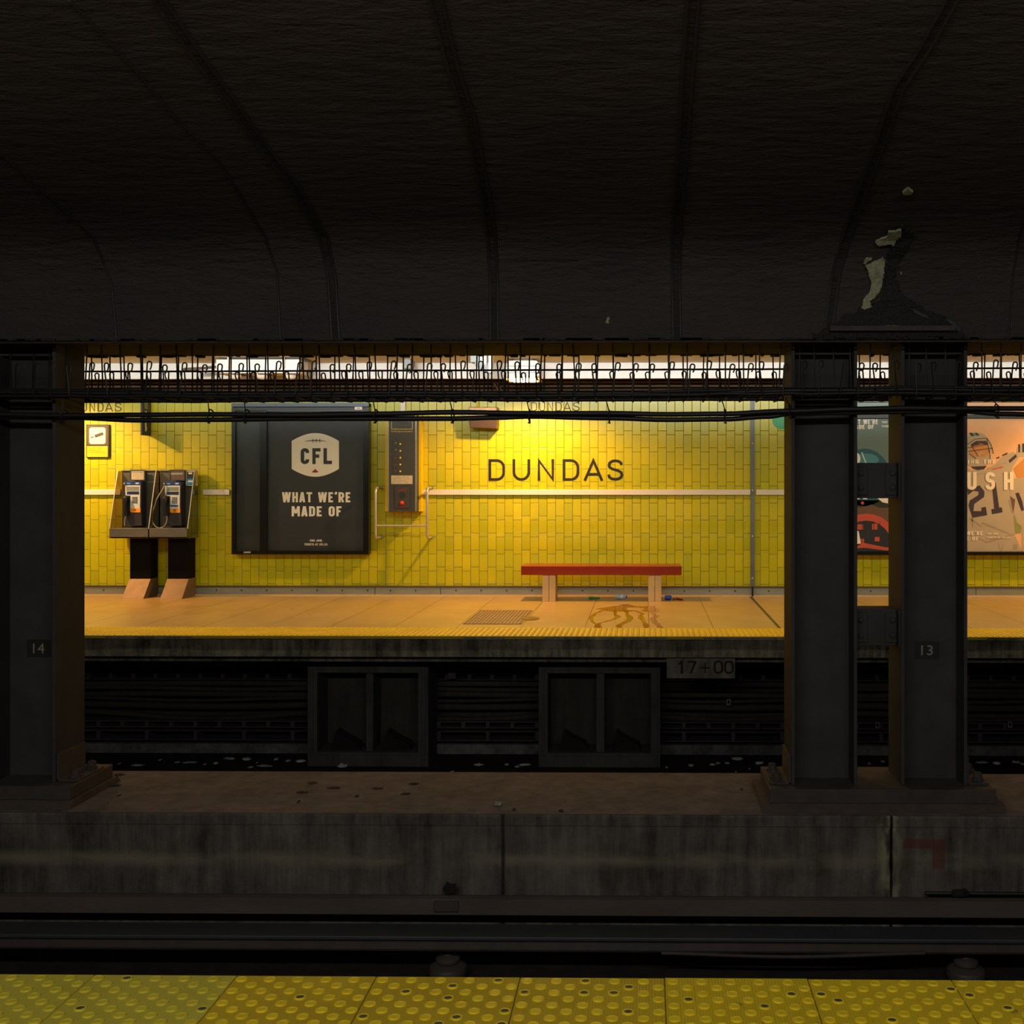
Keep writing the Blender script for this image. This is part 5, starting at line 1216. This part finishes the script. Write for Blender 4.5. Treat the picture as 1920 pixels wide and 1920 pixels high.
# distance sign
Yg = 11.68
xa, xb = PX(1250, Yg), PX(1378, Yg); z0, z1 = PZ(1271, Yg), PZ(1233, Yg)
t = thing('distance_sign', 'grimy grey plate reading 17+00 hanging under the platform edge', 'sign', ((xa+xb)/2, Yg, z0))
b = MB(); b.box(xa, xb, Yg, Yg+0.03, z0, z1+0.0); b.box(xa+0.1, xa+0.14, Yg+0.03, Yg+0.1, z1-0.05, z1)
mat('plate_grime', '#6f6c60', 0.8, var=0.45, scale=12, stretch=(1,1,0.5)); mat('plate_ink', '#1d1c1b', 0.8, var=0.2)
part('plate', b, 'plate_grime', t)
b = MB()
for ch, a, c, p0, p1, w_ in (('1', 1272, 1285, 1238.5, 1262, .45), ('7', 1289, 1306, 1238.5, 1262, .6), ('0', 1338, 1356, 1237.5, 1262.5, .62), ('0', 1357.5, 1376, 1237.5, 1262.5, .62)):
    letters(b, ch, PX(a, Yg), PX(c, Yg), PZ(p1, Yg), PZ(p0, Yg), Yg, t=0.14, w=w_, rr=0.5)
b.box(PX(1312, Yg), PX(1332, Yg), Yg-0.002, Yg, PZ(1252.6, Yg), PZ(1250.4, Yg)); b.box(PX(1320.8, Yg), PX(1323, Yg), Yg-0.002, Yg, PZ(1261, Yg), PZ(1242, Yg))
part('figures', b, 'plate_ink', t)

# ================================================================== NEAR TRACK
Yt = 6.45
b = MB(); zt_, zb_ = PZ(1757, Yt), PZ(1762, Yt)
b.box(XL, XR, Yt, Yt+0.19, PZ(1765, Yt), zt_); solo('cover_board', b, 'third_rail_cover', 'grey cover board over the power rail on the near track', 'cover board', bevel=0.006)
b = MB(); z9, z8 = PZ(1785, Yt), PZ(1767, Yt)
b.prism([(Yt+0.005, z9), (Yt-0.0, z9+0.012), (Yt+0.008, z8-0.004), (Yt+0.02, z8), (Yt+0.17, z8), (Yt+0.18, z9)], 'x', XL, XR)
solo('power_rail', b, 'rusty_rail', 'rusty power rail under the grey cover board', 'rail')
b = MB(); pts = []
for i in range(20):
    px = 1240+i*26; py = 1787+7.0*math.sin(math.pi*i/19)**1.5
    pts.append(P(px, py, Yt-0.03))
b.tube(pts, 0.011, 8); solo('feeder_cable', b, 'rusty_rail', 'thin brown cable sagging below the power rail at the right', 'cable', smooth=True)
for px, w in ((840, 'left'), (1811, 'right')):
    c = P(px, 1800, 6.55); z0 = -2.72
    t = thing('rail_insulator', w+' mushroom shaped insulator under the power rail', 'insulator', (c.x, 6.55, z0), 'power rail insulators')
    b = MB(); b.lathe([(0.07, z0), (0.098, z0+0.014), (0.108, z0+0.04), (0.10, z0+0.065), (0.072, z0+0.082), (0.05, z0+0.086)], (c.x, 6.55, 0), 'z', 28); part('shed', b, 'porcelain', t, smooth=True)
    b = MB(); b.lathe([(0.05, z0+0.084), (0.066, z0+0.094), (0.066, z0+0.108), (0.052, z0+0.122), (0.03, z0+0.127), (0.025, z9-0.0005)], (c.x, 6.55, 0), 'z', 24); part('cap', b, 'porcelain', t, smooth=True)
# scraps on the ledge by the barrier
def rock(pts_, c, s, m, words, nm, cat, group, seed):
    rr = random.Random(seed); bm = bmesh.new(); bmesh.ops.create_icosphere(bm, subdivisions=2, radius=1)
    vs = []
    for v in bm.verts:
        d = v.co.copy(); k_ = 1+rr.uniform(-0.3, 0.3); vs.append((c[0]+d.x*s[0]*k_, c[1]+d.y*s[1]*k_, max(c[2], c[2]+(d.z+0.7)*s[2]*k_)))
    b = MB(); b.raw(vs, [tuple(v.index for v in f.verts) for f in bm.faces]); bm.free()
    return solo(nm, b, m, words, cat, group)
def onbar(px, py): y = -ZB*F/(py-CY); return (PX(px, y), y, ZB+0.002)
def onbed(px, py): y = 2.9*F/(py-CY); return (PX(px, y), y, -2.9)
c = P(840, 1672, 6.96); rock(None, (c.x, 7.02, PZ(1678, 7.0)), (0.035, 0.03, 0.035), 'litter_dark', 'dark lump of grime on the ledge above the left insulator', 'grime_lump', 'lump', None, 3)
c = P(1805, 1680, 6.96); rock(None, (c.x, 7.02, PZ(1680, 7.0)), (0.05, 0.03, 0.028), 'litter_dark', 'dark lump of grime on the ledge above the right insulator', 'grime_lump', 'lump', None, 4)
b = MB(); b.tube([(PX(1735, 7.05), 7.05, PZ(1676, 7.0)), (2.6, 7.05, PZ(1677, 7.0))], 0.011, 8); solo('ledge_cable', b, 'black_cable', 'thin black cable along the ledge at the right', 'cable')
b = MB(); b.box(PX(814, 6.93), PX(860, 6.93), 6.915, 6.94, PZ(1709, 6.93), PZ(1690, 6.93)); solo('patch_plate', b, 'dusty_steel', 'small plate on the ledge above the left insulator', 'plate', bevel=0.003)
c = onbar(933, 1512); rock(None, c, (0.022, 0.02, 0.014), 'rock_green', 'small pale green stone on top of the barrier wall', 'stone', 'stone', None, 5)
GD = 'dark crumbs on top of the barrier wall'
for i, (px, py, w) in enumerate(((567, 1489, 22), (628, 1480, 26), (587, 1471, 16), (708, 1481, 22), (775, 1472, 20), (760, 1491, 18), (669, 1496, 7), (964, 1520, 6), (1052, 1522, 10), (224, 1496, 4), (225, 1457, 20), (215, 1478, 20), (1540, 1514, 26), (1590, 1517, 12), (1390, 1480, 5), (560, 1507, 5))):
    c = onbar(px, py); rock(None, (c[0], c[1], c[2]-0.001), (w*0.0034/2*1.0, 0.028, 0.004), 'litter_dark', 'thin dark crumb of grime on top of the barrier wall', 'grime_spot', 'grime', GD, 20+i)
GP = 'pale scraps on the far trackbed'
scr = [(641, 1438, 16, 8), (518, 1424, 8, 4), (540, 1427, 10, 4), (563, 1428, 20, 5), (482, 1430, 3, 2), (463, 1425, 14, 6), (430, 1423, 22, 4), (405, 1432, 8, 4), (355, 1430, 26, 2), (332, 1430, 10, 2), (258, 1436, 22, 3), (384, 1434, 6, 3), (470, 1439, 10, 3), (495, 1436, 30, 2.5),
       (897, 1433, 18, 4), (848, 1446, 6, 3), (950, 1432, 8, 3), (984, 1433, 24, 4), (970, 1436, 10, 3), (1296, 1433, 10, 5), (1336, 1431, 12, 4), (1347, 1428, 8, 3), (1364, 1428, 10, 3), (1383, 1421, 22, 6), (1424, 1429, 14, 6), (1405, 1438, 4, 2), (1380, 1444, 3, 2),
       (1840, 1425, 24, 3), (1869, 1428, 14, 7), (1905, 1425, 14, 5), (1918, 1428, 8, 4), (1655, 1424, 8, 3), (1630, 1428, 6, 2), (300, 1426, 5, 3), (224, 1433, 4, 2), (600, 1420, 4, 2), (1250, 1436, 5, 2)]
for i, (px, py, w, h) in enumerate(scr):
    c = onbed(px, min(py+3, 1449)); yy_ = min(c[1], 12.66)
    rock(None, (PX(px, yy_), yy_, -2.9), (w*0.0054/2, 0.035, h*0.0054/2.2), 'paper_white', 'pale crumpled scrap on the dark trackbed below the far platform', 'paper_scrap', 'litter', GP, 100+i)
print('SCENE BUILT', len(bpy.data.objects))
